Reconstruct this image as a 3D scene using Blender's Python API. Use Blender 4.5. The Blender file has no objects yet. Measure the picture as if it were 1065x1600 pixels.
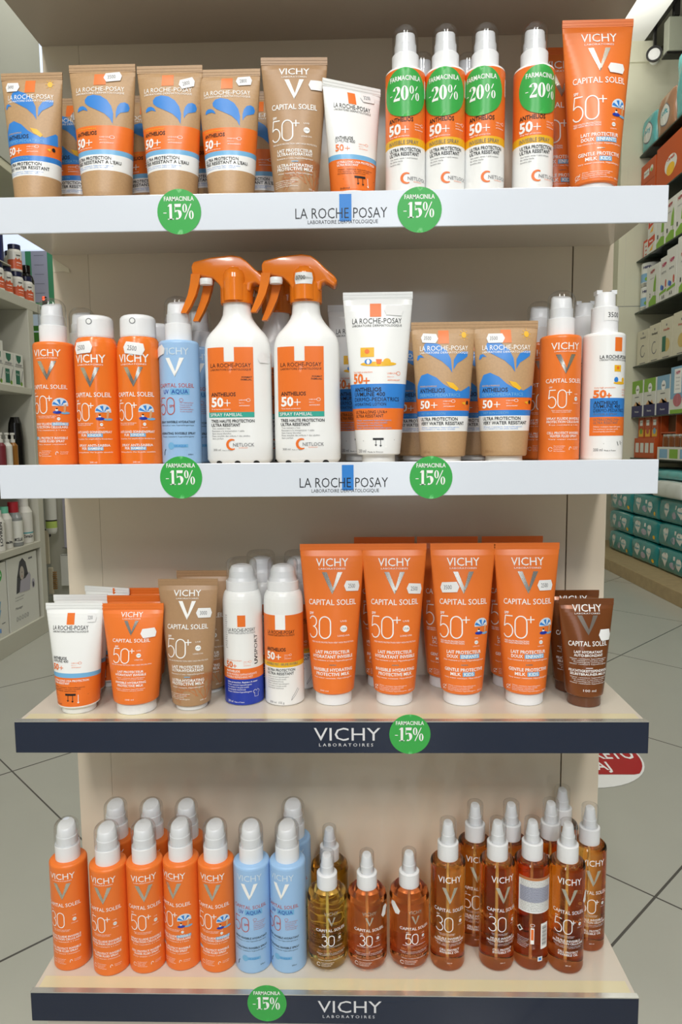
import bpy, bmesh, math, random
from mathutils import Vector, Matrix
random.seed(4)
S = bpy.context.scene
COL = S.collection
PI = math.pi
R = math.radians

# ------------------------------------------------------------------ camera
CX, CY, CZ = 0.04064, -0.86071, 0.02517
PITCH, YAW, ROLL, FPX = -0.10167, 0.02476, 0.00993, 1075.776
cam = bpy.data.cameras.new('camera'); cob = bpy.data.objects.new('camera', cam); COL.objects.link(cob)
cam.sensor_fit = 'VERTICAL'; cam.sensor_height = 24.0; cam.lens = 24.0 * FPX / 1600.0
cam.clip_start = 0.02; cam.clip_end = 60
Rz = Matrix.Rotation(YAW, 3, 'Z'); Rx = Matrix.Rotation(PITCH, 3, 'X'); Ry = Matrix.Rotation(ROLL, 3, 'Y')
M3 = Rz @ Rx @ Ry
right, fwd, up = M3.col[0], M3.col[1], M3.col[2]
mw = Matrix((right, up, -fwd)).transposed().to_4x4(); mw.translation = (CX, CY, CZ)
cob.matrix_world = mw
S.camera = cob
S.view_settings.view_transform = 'Standard'; S.view_settings.look = 'None'
S.view_settings.gamma = 1; S.view_settings.use_curve_mapping = False
S.view_settings.exposure = 0.10

# ------------------------------------------------------------------ light
w = bpy.data.worlds.new('world'); S.world = w; w.use_nodes = True
bg = w.node_tree.nodes['Background']; bg.inputs[0].default_value = (0.80, 0.88, 1.0, 1); bg.inputs[1].default_value = 0.10

def area(name, loc, rot, sx, sy, power, col):
    l = bpy.data.lights.new(name, 'AREA'); l.shape = 'RECTANGLE'; l.size = sx; l.size_y = sy
    l.energy = power; l.color = col
    o = bpy.data.objects.new(name, l); COL.objects.link(o); o.location = loc; o.rotation_euler = rot
    return o
# shop ceiling lights in front of the display and the daylit shop window behind the camera
for lx in (-0.75, 0.85):
    area('ceiling_light_near', (lx, -1.3, 2.75), (0, 0, 0), 0.35, 1.2, 22, (1.0, 0.95, 0.88))
    area('ceiling_light_far', (lx, -3.1, 2.75), (R(30), 0, 0), 0.35, 1.4, 70, (1.0, 0.965, 0.92))
area('ceiling_light_left', (-1.0, 2.4, 2.75), (0, 0, 0), 1.0, 1.0, 20, (1.0, 0.97, 0.9))
area('ceiling_light_right', (1.4, 2.6, 2.75), (0, 0, 0), 0.6, 1.6, 16, (1.0, 0.97, 0.9))
area('window_daylight', (-0.3, -3.7, 2.2), (R(70), 0, 0), 2.6, 1.0, 26, (0.80, 0.90, 1.0))
area('door_daylight', (0.35, -3.7, 0.65), (R(90), 0, 0), 0.6, 2.0, 8.5, (0.86, 0.93, 1.0))
area('added_ceiling_fill', (1.75, 3.3, 2.35), (R(180), 0, 0), 0.15, 1.6, 13, (1.0, 0.98, 0.94))  # added upward fill without a fixture, brightens the ceiling

# ------------------------------------------------------------------ materials
def lin(c):
    c = c / 255.0
    return c / 12.92 if c <= 0.04045 else ((c + 0.055) / 1.055) ** 2.4
def rgb(r, g, b): return (lin(r), lin(g), lin(b), 1)
MATS = {}
def mat(name, col, rough=0.4, metal=0.0, coat=0.0, trans=0.0, ior=1.45, noise=0.0, nscale=30, bump=0.0, emit=None, alpha=1):
    if name in MATS: return MATS[name]
    m = bpy.data.materials.new(name); m.use_nodes = True
    nt = m.node_tree; p = nt.nodes['Principled BSDF']
    p.inputs['Base Color'].default_value = rgb(*col)
    p.inputs['Roughness'].default_value = rough; p.inputs['Metallic'].default_value = metal
    p.inputs['Coat Weight'].default_value = coat; p.inputs['Coat Roughness'].default_value = 0.08
    p.inputs['Transmission Weight'].default_value = trans; p.inputs['IOR'].default_value = ior
    if noise or bump:
        tc = nt.nodes.new('ShaderNodeTexCoord'); n = nt.nodes.new('ShaderNodeTexNoise')
        n.inputs['Scale'].default_value = nscale; n.inputs['Detail'].default_value = 5
        nt.links.new(tc.outputs['Object'], n.inputs['Vector'])
        if noise:
            mx = nt.nodes.new('ShaderNodeMix'); mx.data_type = 'RGBA'
            mx.inputs[6].default_value = rgb(*[max(0, c * (1 - noise)) for c in col])
            mx.inputs[7].default_value = rgb(*[min(255, c * (1 + noise)) for c in col])
            nt.links.new(n.outputs['Fac'], mx.inputs[0]); nt.links.new(mx.outputs[2], p.inputs['Base Color'])
        if bump:
            b = nt.nodes.new('ShaderNodeBump'); b.inputs['Strength'].default_value = bump; b.inputs['Distance'].default_value = 0.001
            nt.links.new(n.outputs['Fac'], b.inputs['Height']); nt.links.new(b.outputs[0], p.inputs['Normal'])
    if emit:
        p.inputs['Emission Color'].default_value = rgb(*col); p.inputs['Emission Strength'].default_value = emit
    MATS[name] = m
    return m
def clear_mat(name, tint, amount):
    m = bpy.data.materials.new(name); m.use_nodes = True; nt = m.node_tree
    out = nt.nodes['Material Output']; nt.nodes.remove(nt.nodes['Principled BSDF'])
    t = nt.nodes.new('ShaderNodeBsdfTransparent'); t.inputs[0].default_value = tint
    g = nt.nodes.new('ShaderNodeBsdfGlossy'); g.inputs['Roughness'].default_value = 0.06
    f = nt.nodes.new('ShaderNodeLayerWeight'); f.inputs[0].default_value = amount
    mx = nt.nodes.new('ShaderNodeMixShader')
    nt.links.new(f.outputs['Facing'], mx.inputs[0]); nt.links.new(t.outputs[0], mx.inputs[1]); nt.links.new(g.outputs[0], mx.inputs[2])
    nt.links.new(mx.outputs[0], out.inputs[0]); MATS[name] = m
    return m
ORG = (238, 112, 34)
m_orange = mat('orange_plastic', (240, 124, 50), 0.32, noise=0.02, nscale=14)
m_orangeM = mat('orange_aerosol_paint', (242, 124, 42), 0.24, coat=0.3)
m_print_or = mat('orange_print', (240, 120, 44), 0.35)
m_kraft = mat('kraft_tan_plastic', (188, 152, 112), 0.42, noise=0.06, nscale=420)
m_tan = mat('tan_plastic', (176, 140, 104), 0.36, noise=0.03, nscale=300)
m_white = mat('white_plastic', (244, 245, 244), 0.24)
m_capw = mat('white_cap_plastic', (240, 241, 243), 0.3)
m_wprint = mat('white_print', (250, 250, 248), 0.45)
m_black = mat('black_print', (26, 26, 30), 0.45)
m_gray = mat('grey_print', (110, 110, 115), 0.5)
m_blue = mat('blue_print', (52, 132, 214), 0.35)
m_sky = mat('light_blue_print', (120, 182, 226), 0.35)
m_navyp = mat('royal_blue_paint', (28, 58, 170), 0.3, coat=0.3)
m_teal = mat('teal_print', (52, 168, 150), 0.4)
m_yel = mat('yellow_print', (240, 186, 40), 0.4)
m_silver = mat('silver_foil', (214, 208, 196), 0.25, metal=0.9)
m_greyfoil = mat('grey_foil', (150, 140, 130), 0.3, metal=0.6)
m_paleblue = mat('pale_blue_plastic', (160, 198, 238), 0.34)
m_palefoil = mat('pale_blue_print', (214, 230, 244), 0.35)
m_red = mat('red_print', (196, 84, 66), 0.45)
m_coral = mat('coral_print', (190, 122, 74), 0.45)
m_brown = mat('bronze_brown_plastic', (128, 72, 34), 0.26, metal=0.25, coat=0.4)
m_brownc = mat('brown_cap_plastic', (104, 62, 40), 0.2, coat=0.5)
m_trig = mat('orange_trigger_plastic', (236, 126, 30), 0.22, coat=0.4)
m_skin = mat('figure_print', (222, 170, 120), 0.5)
m_green = mat('green_sticker', (62, 172, 78), 0.32)
m_lavl = mat('grey_lilac_label', (176, 180, 200), .5)
m_stick = mat('price_sticker_paper', (240, 240, 240), 0.5)
m_dark = mat('dark_hole', (20, 18, 18), 0.6)
m_amber = mat('amber_oil', (255, 186, 92), 0.06, trans=1.0, ior=1.38)
m_amber2 = mat('red_brown_oil', (214, 112, 66), 0.06, trans=1.0, ior=1.38)
m_amberb = mat('deep_amber_oil', (250, 156, 82), 0.06, trans=1.0, ior=1.38)
m_yoil = mat('yellow_oil', (240, 206, 96), 0.06, trans=1.0, ior=1.38)
m_yoil2 = mat('olive_brown_oil', (206, 158, 84), 0.06, trans=1.0, ior=1.38)
m_clear = clear_mat('clear_plastic', (0.972, 0.976, 0.982, 1), 0.15)
m_glass = clear_mat('green_glass', (0.62, 0.78, 0.70, 1), 0.25)

# ------------------------------------------------------------------ geometry collector
class G:
    def __init__(s): s.v = []; s.f = []; s.m = []; s.sm = []; s.mats = []
    def mi(s, m):
        if m not in s.mats: s.mats.append(m)
        return s.mats.index(m)
    def add(s, vs, fs, m, smooth=False):
        b = len(s.v); s.v += [tuple(p) for p in vs]; k = s.mi(m)
        for f in fs: s.f.append(tuple(b + i for i in f)); s.m.append(k); s.sm.append(smooth)
    def build(s, name, parent=None, loc=None, rz=0):
        me = bpy.data.meshes.new(name); me.from_pydata(s.v, [], s.f)
        for m in s.mats: me.materials.append(m)
        me.polygons.foreach_set('material_index', s.m); me.polygons.foreach_set('use_smooth', s.sm); me.update()
        o = bpy.data.objects.new(name, me); COL.objects.link(o)
        if parent: o.parent = parent
        if loc: o.location = loc
        if rz: o.rotation_euler = (0, 0, rz)
        return o
def box(g, x0, x1, y0, y1, z0, z1, m):
    v = [(x, y, z) for x in (x0, x1) for y in (y0, y1) for z in (z0, z1)]
    g.add(v, [(0, 1, 3, 2), (4, 6, 7, 5), (0, 4, 5, 1), (2, 3, 7, 6), (0, 2, 6, 4), (1, 5, 7, 3)], m)
def bbox(g, x0, x1, y0, y1, z0, z1, m, b=0.002):
    bm = bmesh.new(); bmesh.ops.create_cube(bm, size=1)
    for v in bm.verts: v.co = Vector(((x0 + x1) / 2 + v.co.x * (x1 - x0), (y0 + y1) / 2 + v.co.y * (y1 - y0), (z0 + z1) / 2 + v.co.z * (z1 - z0)))
    bmesh.ops.bevel(bm, geom=bm.edges[:], offset=b, segments=2, affect='EDGES', profile=0.5)
    bm.verts.index_update()
    g.add([v.co.copy() for v in bm.verts], [[v.index for v in f.verts] for f in bm.faces], m, False); bm.free()
def lathe(g, prof, m, n=40, bands=None, cx=0, cy=0, cz=0, sy=1.0):
    # prof: [(r,z)], bands: [(z0,z1,mat)]
    pr = list(prof)
    if bands:
        for z0, z1, _ in bands:
            for zz in (z0, z1):
                for i in range(len(pr) - 1):
                    a, b = pr[i], pr[i + 1]
                    if a[1] + 1e-6 < zz < b[1] - 1e-6:
                        t = (zz - a[1]) / (b[1] - a[1]); pr.insert(i + 1, (a[0] + t * (b[0] - a[0]), zz)); break
    vs = [(cx + r * math.cos(2 * PI * k / n), cy + sy * r * math.sin(2 * PI * k / n), cz + z) for r, z in pr for k in range(n)]
    for i in range(len(pr) - 1):
        mm = m; zm = (pr[i][1] + pr[i + 1][1]) / 2
        for z0, z1, bmn in (bands or []):
            if z0 < zm < z1: mm = bmn
        fs = [(k, (k + 1) % n, n + (k + 1) % n, n + k) for k in range(n)]
        g.add(vs[i * n:(i + 2) * n], fs, mm, True)
    g.add(vs[:n], [tuple(range(n))[::-1]], m); g.add(vs[-n:], [tuple(range(n))], m)
def weld(o, d=1e-5):
    bm = bmesh.new(); bm.from_mesh(o.data); bmesh.ops.remove_doubles(bm, verts=bm.verts, dist=d); bm.to_mesh(o.data); bm.free(); return o

# ------------------------------------------------------------------ text and flat artwork
_tc = {}
def raw_text(s, bold):
    k = (s, bold)
    if k in _tc: return _tc[k]
    c = bpy.data.curves.new('t', 'FONT'); c.body = s; c.size = 1; c.resolution_u = 2; c.offset = bold
    o = bpy.data.objects.new('t', c); COL.objects.link(o)
    dg = bpy.context.evaluated_depsgraph_get(); e = o.evaluated_get(dg); me = e.to_mesh()
    vs = [(v.co.x, v.co.y) for v in me.vertices]; fs = [tuple(p.vertices) for p in me.polygons]
    e.to_mesh_clear(); bpy.data.objects.remove(o); bpy.data.curves.remove(c)
    _tc[k] = (vs, fs); return _tc[k]
_h = raw_text('H', 0)[0]; CAPH = max(p[1] for p in _h) - min(p[1] for p in _h)
class Art:                                    # flat pieces in millimetres: (verts, faces, material, layer)
    def __init__(s): s.p = []
    def T(s, txt, u, v, h, w=None, m=None, al='C', bold=0.0, rot=0, lay=2, slant=0):
        vs, fs = raw_text(txt, bold)
        if not vs: return s
        k = h / CAPH; x0 = min(p[0] for p in vs); x1 = max(p[0] for p in vs)
        kx = (w / (x1 - x0)) if w else k
        W_ = (x1 - x0) * kx; off = {'C': -W_ / 2, 'L': 0, 'R': -W_}[al]
        c, sn = math.cos(R(rot)), math.sin(R(rot)); out = []
        for x, y in vs:
            a = (x - x0) * kx + off + slant * y * k; b = y * k
            out.append((u + a * c - b * sn, v + a * sn + b * c))
        s.p.append((out, fs, m or m_wprint, lay)); return s
    def poly(s, pts, m, lay=1, cell=4):
        bm = bmesh.new(); vv = [bm.verts.new((x, y, 0)) for x, y in pts]
        f = bm.faces.new(vv); bmesh.ops.triangulate(bm, faces=[f])
        xs = [p[0] for p in pts]; ys = [p[1] for p in pts]
        for ax, lo, hi in ((0, min(xs), max(xs)), (1, min(ys), max(ys))):
            st = cell if ax == 0 else cell * 2.5
            t = math.floor(lo / st) * st + st
            while t < hi:
                co = (t, 0, 0) if ax == 0 else (0, t, 0); no = (1, 0, 0) if ax == 0 else (0, 1, 0)
                bmesh.ops.bisect_plane(bm, geom=bm.verts[:] + bm.edges[:] + bm.faces[:], plane_co=co, plane_no=no); t += st
        bm.verts.index_update()
        s.p.append(([(q.co.x, q.co.y) for q in bm.verts], [[q.index for q in f.verts] for f in bm.faces], m, lay)); bm.free(); return s
    def rect(s, u0, u1, v0, v1, m, lay=1): return s.poly([(u0, v0), (u1, v0), (u1, v1), (u0, v1)], m, lay)
    def disc(s, u, v, ru, rv, m, lay=1, n=20): return s.poly([(u + ru * math.cos(2 * PI * k / n), v + rv * math.sin(2 * PI * k / n)) for k in range(n)], m, lay)
    def rib(s, pts, ws, m, lay=2):            # ribbon of varying width
        if isinstance(ws, (int, float)): ws = [ws] * len(pts)
        L = []; n = len(pts)
        for i, (x, y) in enumerate(pts):
            a = pts[max(0, i - 1)]; b = pts[min(n - 1, i + 1)]; dx, dy = b[0] - a[0], b[1] - a[1]; l = math.hypot(dx, dy) or 1
            nx, ny = -dy / l * ws[i] / 2, dx / l * ws[i] / 2; L += [(x + nx, y + ny), (x - nx, y - ny)]
        s.p.append((L, [(2 * i, 2 * i + 1, 2 * i + 3, 2 * i + 2) for i in range(n - 1)], m, lay)); return s
    def lines(s, u, v, w, n, m, gap=2.4, h=1.25, al='C', lay=2, words=('WATER RESISTANT HYPOALLERGENIC', 'TRES RESISTANT A L EAU PEAU SENSIBLE', 'DERMATOLOGICALLY TESTED FORMULA')):
        for i in range(n): s.T(words[i % len(words)].capitalize(), u, v - i * gap, h, w * (1 - 0.12 * (i % 3)), m, al, 0.0, 0, lay)
        return s
def arc(cx, cy, rx, ry, a0, a1, n=12): return [(cx + rx * math.cos(R(a0 + (a1 - a0) * i / n)), cy + ry * math.sin(R(a0 + (a1 - a0) * i / n))) for i in range(n + 1)]
def thin_num(A, txt, u, v, h, w, m, t=1.3, lay=2):   # fine-line numerals; u is the left edge
    cw = w / len(txt); x = u
    for ch in txt:
        g = cw * 0.86
        if ch == '0': A.rib(arc(x + g / 2, v + h * .72, g / 2, h * .28, 0, 180) + arc(x + g / 2, v + h * .28, g / 2, h * .28, 180, 360) + [(x + g, v + h * .72)], t, m, lay)
        if ch == '5':
            A.rib([(x + g * .92, v + h), (x + g * .12, v + h)], t, m, lay); A.rib([(x + g * .15, v + h), (x + g * .05, v + h * .5)], t, m, lay)
            A.rib([(x + g * .05, v + h * .52)] + arc(x + g * .45, v + h * .31, g * .5, h * .31, 115, -150, 18), t, m, lay)
        if ch == '3':
            A.rib(arc(x + g * .45, v + h * .76, g * .42, h * .24, 155, -85, 14), t, m, lay); A.rib(arc(x + g * .45, v + h * .27, g * .48, h * .27, 88, -155, 16), t, m, lay)
        x += cw
    return A
def plus(A, u, v, r, t, m, lay=2):
    A.rect(u - r, u + r, v - t / 2, v + t / 2, m, lay); A.rect(u - t / 2, u + t / 2, v - r, v + r, m, lay)
def didone(A, txt, u, v, h, m, lay=2):        # high-contrast heavy numerals, centred on u
    wd = {'-': .3, '1': .42, '5': .56, '2': .58, '0': .6, '%': .8}; W_ = sum(wd[c] for c in txt) * h; x = u - W_ / 2
    for c in txt:
        g = wd[c] * h
        if c == '-': A.rect(x + g * .1, x + g * .8, v + h * .40, v + h * .45, m, lay)
        if c == '1':
            A.rect(x + g * .32, x + g * .74, v, v + h, m, lay); A.rect(x + g * .05, x + g, v, v + h * .05, m, lay); A.poly([(x + g * .05, v + h * .84), (x + g * .34, v + h * .84), (x + g * .34, v + h)], m, lay)
        if c in '0%':
            def ring(cx, cy, rx, ry, ix):
                n = 20; P = [(cx + rx * math.cos(2 * PI * k / n), cy + ry * math.sin(2 * PI * k / n)) for k in range(n)]; Q = [(cx + rx * ix * math.cos(2 * PI * k / n), cy + ry * .9 * math.sin(2 * PI * k / n)) for k in range(n)]
                A.p.append((P + Q, [(k, (k + 1) % n, n + (k + 1) % n, n + k) for k in range(n)], m, lay))
            if c == '0': ring(x + g * .48, v + h * .5, g * .46, h * .51, .28)
            else:
                ring(x + g * .24, v + h * .72, g * .2, h * .28, .35); ring(x + g * .78, v + h * .28, g * .2, h * .28, .35)
                A.rib([(x + g * .22, v), (x + g * .78, v + h)], h * .06, m, lay)
        if c == '5':
            A.poly([(x + g * .12, v + h * .80), (x + g * .85, v + h * .80), (x + g * .92, v + h * 1.0), (x + g * .12, v + h * 1.0)], m, lay)
            A.rect(x + g * .12, x + g * .18, v + h * .46, v + h * .85, m, lay)
            A.rib([(x + g * .15, v + h * .5)] + arc(x + g * .46, v + h * .31, g * .32, h * .27, 115, -120, 16), [1, 2] + [h * k for k in (.03, .06, .1, .15, .2, .22, .22, .2, .17, .13, .1, .07, .06, .08, .12, .16)][:16], m, lay)
        if c == '2':
            A.rib(arc(x + g * .46, v + h * .72, g * .32, h * .24, 175, -30, 12) + [(x + g * .5, v + h * .38), (x + g * .12, v + h * .1)], [h * k for k in (.2, .16, .1, .06, .05, .06, .1, .16, .22, .24, .22, .18, .14, .08, .05)], m, lay)
            A.poly([(x + g * .06, v), (x + g * .9, v), (x + g * .94, v + h * .3), (x + g * .86, v + h * .2), (x + g * .1, v + h * .16)], m, lay)
        x += g
def vlogo(A, u, vt, vb, w, m, m2=None):
    h = vt - vb; t = w * .24
    A.poly([(u - w / 2, vt), (u - w / 2 + t, vt), (u + t * .22, vb + h * .24), (u, vb)], m, 2)
    A.poly([(u + w / 2, vt), (u, vb), (u - .2, vb), (u + t * .05, vb + h * .22), (u + w / 2 - t, vt)], m2 or m, 3)
def vhead(A, H, cw, k=1.0, m=None, vm=None, cs=None, top=.914, lw=.5):
    pass
def parasol(A, u, v, k):                     # beach parasol, swim ring and two bathers; k = size in mm
    n = 6
    for i in range(n):
        a0, a1 = 165 - i * 150 / n, 165 - (i + 1) * 150 / n
        A.poly([(u, v + k * .42)] + arc(u, v + k * .42, k * .5, k * .42, a0, a1, 4), m_palefoil if i % 2 else m_blue, 2)
    A.poly([(u - k * .5, v + k * .42)] + arc(u, v + k * .52, k * .5, k * .42, 170, 10, 8) + [(u + k * .5, v + k * .42)], m_palefoil, 1)
    A.disc(u - k * .22, v + k * .02, k * .26, k * .1, m_navyp, 3); A.disc(u - k * .24, v + k * .16, k * .08, k * .09, m_wprint, 3); A.disc(u - k * .23, v + k * .25, k * .06, k * .05, m_black, 4)
    A.disc(u + k * .28, v - k * .02, k * .3, k * .08, m_sky, 2); A.rib([(u + k * .22, v + k * .0), (u + k * .26, v + k * .3), (u + k * .3, v + k * .5)], [k * .1, k * .16, k * .1], m_skin, 3); A.disc(u + k * .28, v + k * .56, k * .13, k * .05, m_wprint, 4)

def wrap(g, art, Sf, base=0.00012, step=0.00012):
    for vs, fs, m, lay in art.p:
        g.add([Sf(x / 1000, y / 1000, base + step * lay) for x, y in vs], fs, m, True)
def cyl_S(rf):
    def f(u, v, off):
        r = rf(v); a = u / r
        return ((r + off) * math.sin(a), -(r + off) * math.cos(a), v)
    return f
def flat_S(x0, y0, z0):
    return lambda u, v, off: (x0 + u, y0 - off, z0 + v)

# ------------------------------------------------------------------ the shop
def discount_art(pct, k=1.0):
    A = Art(); A.disc(0, 0, 26.5 * k, 26.5 * k, m_green, 0, 40); A.T('FARMACINILA', 0, 12.5 * k, 5 * k, 36 * k, m_wprint, bold=.015)
    didone(A, '-' + pct + '%', -1 * k, -9 * k, (18 if pct == '15' else 15.5) * k, m_wprint); return A
def struct(o): o['kind'] = 'structure'; return o
FZ = -0.95
def floor_mat():
    m = mat('floor_tiles', (178, 178, 168), 0.22, noise=0.025, nscale=3); nt = m.node_tree; p = nt.nodes['Principled BSDF']
    src = p.inputs['Base Color'].links[0].from_socket
    tc = nt.nodes.new('ShaderNodeTexCoord'); sep = nt.nodes.new('ShaderNodeSeparateXYZ'); nt.links.new(tc.outputs['Object'], sep.inputs[0])
    def M(op, a, b=None):
        n = nt.nodes.new('ShaderNodeMath'); n.operation = op
        for i, q in enumerate((a, b)):
            if q is None: continue
            if isinstance(q, (int, float)): n.inputs[i].default_value = q
            else: nt.links.new(q, n.inputs[i])
        return n.outputs[0]
    def joint(val, off, per, wd):
        f = M('FRACT', M('DIVIDE', M('SUBTRACT', val, off), per)); d = M('MINIMUM', f, M('SUBTRACT', 1.0, f)); return M('LESS_THAN', M('MULTIPLY', d, per), wd)
    c = math.sqrt(.5)
    a = M('MULTIPLY', M('SUBTRACT', sep.outputs[1], sep.outputs[0]), c); b = M('MULTIPLY', M('ADD', sep.outputs[0], sep.outputs[1]), c)
    # joints run at 45 degrees to the display
    oA = JA; oB = JB
    j = M('MAXIMUM', joint(a, oA, PER, .0028), joint(b, oB, PER, .0022))
    mx = nt.nodes.new('ShaderNodeMix'); mx.data_type = 'RGBA'; nt.links.new(j, mx.inputs[0]); nt.links.new(src, mx.inputs[6]); mx.inputs[7].default_value = rgb(84, 82, 78)
    nt.links.new(mx.outputs[2], p.inputs['Base Color']); return m
JA, JB, PER = -.0945, .064, .7885
g = G(); g.add([(-3, -4, FZ), (3.2, -4, FZ), (3.2, 6, FZ), (-3, 6, FZ)], [(0, 1, 2, 3)], floor_mat()); struct(g.build('floor'))
m_wall = mat('cream_wall_paint', (206, 204, 180), 0.6, noise=.02, nscale=4); m_ceil = mat('ceiling_paint', (232, 232, 226), 0.7)
m_lam = mat('cream_laminate', (228, 215, 194), 0.16, coat=0.4, noise=.012, nscale=3); m_shelf = mat('white_laminate', (212, 203, 190), 0.2, coat=.3); m_under = mat('shaded_laminate', (188, 176, 162), .3)  # m_under: shelf laminate darkened, underside shade put into its colour
m_cab = mat('grey_green_laminate', (196, 194, 180), 0.4, noise=.015, nscale=5); m_gap = mat('dark_gap', (40, 36, 32), 0.7)
g = G(); box(g, -3, 2.1, -3.9, 5.3, 2.84, 2.9, m_ceil); struct(g.build('ceiling'))
g = G(); box(g, 2.1, 2.6, -3.9, 5.3, 3.15, 3.2, m_cab); box(g, 2.098, 2.1, -3.9, 5.3, 2.9, 3.15, m_cab); struct(g.build('trim_1'))
g = G(); box(g, -3, 3.2, 5.3, 5.36, FZ, 3.2, m_wall); struct(g.build('wall_back'))
g = G(); box(g, 1.97, 2.56, 4.42, 4.52, -.16, 2.78, m_wall); box(g, 1.96, 2.18, 4.40, 4.66, 2.70, 2.84, m_wall); box(g, 1.97, 2.5, 4.4194, 4.42, 1.0, 1.004, m_gray); box(g, 2.02, 2.0215, 4.4194, 4.42, 1.0, 2.0, m_cab); struct(g.build('wall_right_end'))
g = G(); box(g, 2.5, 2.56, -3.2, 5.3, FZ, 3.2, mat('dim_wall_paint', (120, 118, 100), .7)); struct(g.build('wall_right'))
g = G(); box(g, -2.9, -2.84, -3.2, 5.3, FZ, 2.84, m_wall); struct(g.build('wall_left'))
m_wood = mat('oak_plinth', (168, 146, 108), .5, noise=.1, nscale=22)
g = G(); bbox(g, 1.90, 2.5, 1.6, 5.25, FZ, -.865, m_wood, .003); struct(g.build('trim_2'))
# ------------------------------------------------------------------ display stand
stand = empty_ = bpy.data.objects.new('display_stand', None); COL.objects.link(stand); stand.location = (0, 0, FZ)
stand['label'] = 'cream freestanding display stand with four shelves of sun products'; stand['category'] = 'display stand'
def kid(g, name, par):
    o = g.build(name, par); o.matrix_parent_inverse = Matrix.Translation((0, 0, -FZ)) if par is stand else Matrix.Identity(4); return o
XL, XR, SD = -.4094, .415, .1831
g = G(); box(g, XL + .0535, XR - .0595, SD, SD + .03, FZ, 1.0, m_lam); box(g, XL + .02, XR - .02, SD + .012, SD + .034, FZ, 1.0, m_gap); kid(g, 'back_panel', stand)
for a, b in ((XL, XL + .0531), (XR - .0575, XR)):
    g = G(); box(g, a, b, SD, SD + .05, FZ, 1.0, m_lam); kid(g, 'side_post', stand)
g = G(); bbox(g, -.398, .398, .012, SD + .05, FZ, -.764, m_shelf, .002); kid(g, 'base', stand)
m_railw = mat('white_rail', (226, 232, 242), 0.16, coat=.5); m_railn = mat('navy_rail', (18, 31, 56), 0.14, coat=.35); m_edge = mat('clear_tape_strip', (222, 212, 176), .18, coat=.5); m_raillt = mat('rail_text_white', (226, 226, 230), .4)
m_alu = mat('aluminium_edge', (205, 205, 200), .25, metal=.7)
SHL = (('white', .3231, .0425), ('white', .0, .0425), ('navy', -.3346, .0424), ('navy', -.7172, .0424), ('top', .6139, .0425))
def didx(X, Z, par, k=1.0):
    A = discount_art('15', k); g = G(); wrap(g, A, flat_S(X, -.0045, Z), .0001, .0001); o = g.build('discount_sticker', par); o['label'] = 'round green minus 15 percent sticker'
for i, (c, zt, hr) in enumerate(SHL):
    zs = zt - (.004 if c != 'navy' else .0025)
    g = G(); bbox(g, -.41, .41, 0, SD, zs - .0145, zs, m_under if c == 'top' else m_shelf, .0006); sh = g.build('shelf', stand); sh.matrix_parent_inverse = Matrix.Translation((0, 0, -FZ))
    if c == 'navy':
        g = G(); box(g, -.404, .404, .005, .028, zs, zs + .0004, m_edge); g.build('edge_tape', sh)
    g = G(); bbox(g, -.4105, .4105, -.004, 0, zt - hr, zt, m_railn if c == 'navy' else m_railw, .0008)
    if c == 'navy': box(g, -.4105, .4105, -.0045, .004, zt - .0004, zt + .0008, m_alu)
    A = Art(); X0, ZB = 0, zt
    if c == 'white':
        A.rect(21, 35.6, -35, -3.5, m_blue, 0); A.T('LA ROCHE POSAY', 23.2, -31.4, 12, 110, m_black, bold=-.006, lay=1); A.T('LABORATOIRE DERMATOLOGIQUE', 25, -37.6, 4.2, 84, m_black, lay=1)
    elif c == 'navy':
        A.T('VICHY', 24.5, -25.2, 17, 86, m_raillt, lay=1, bold=-.002); A.T('L A B O R A T O I R E S', 23, -33, 4, 70, m_raillt, lay=1)
    wrap(g, A, flat_S(0, -.004, zt), .0001, .0001); g.build('price_rail', sh)
    for (X, Z) in {0: ((-.1716, .3025), (.1167, .2997)), 1: ((-.1801, -.0173), (.1315, -.020)), 2: ((.1054, -.351),), 3: ((-.0872, -.7293),)}.get(i, ()): didx(X, Z, sh)
# peeled tape on the left post
g = G(); g.add([(XL + .001, SD - .0006, .300), (XL + .024, SD - .0006, .285), (XL + .026, SD - .003, .278), (XL + .016, SD - .0006, .281), (XL + .001, SD - .0006, .280)], [(0, 1, 2, 3, 4)], mat('old_tape', (236, 228, 206), .5)); t_ = kid(g, 'tape_scrap', stand)

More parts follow.
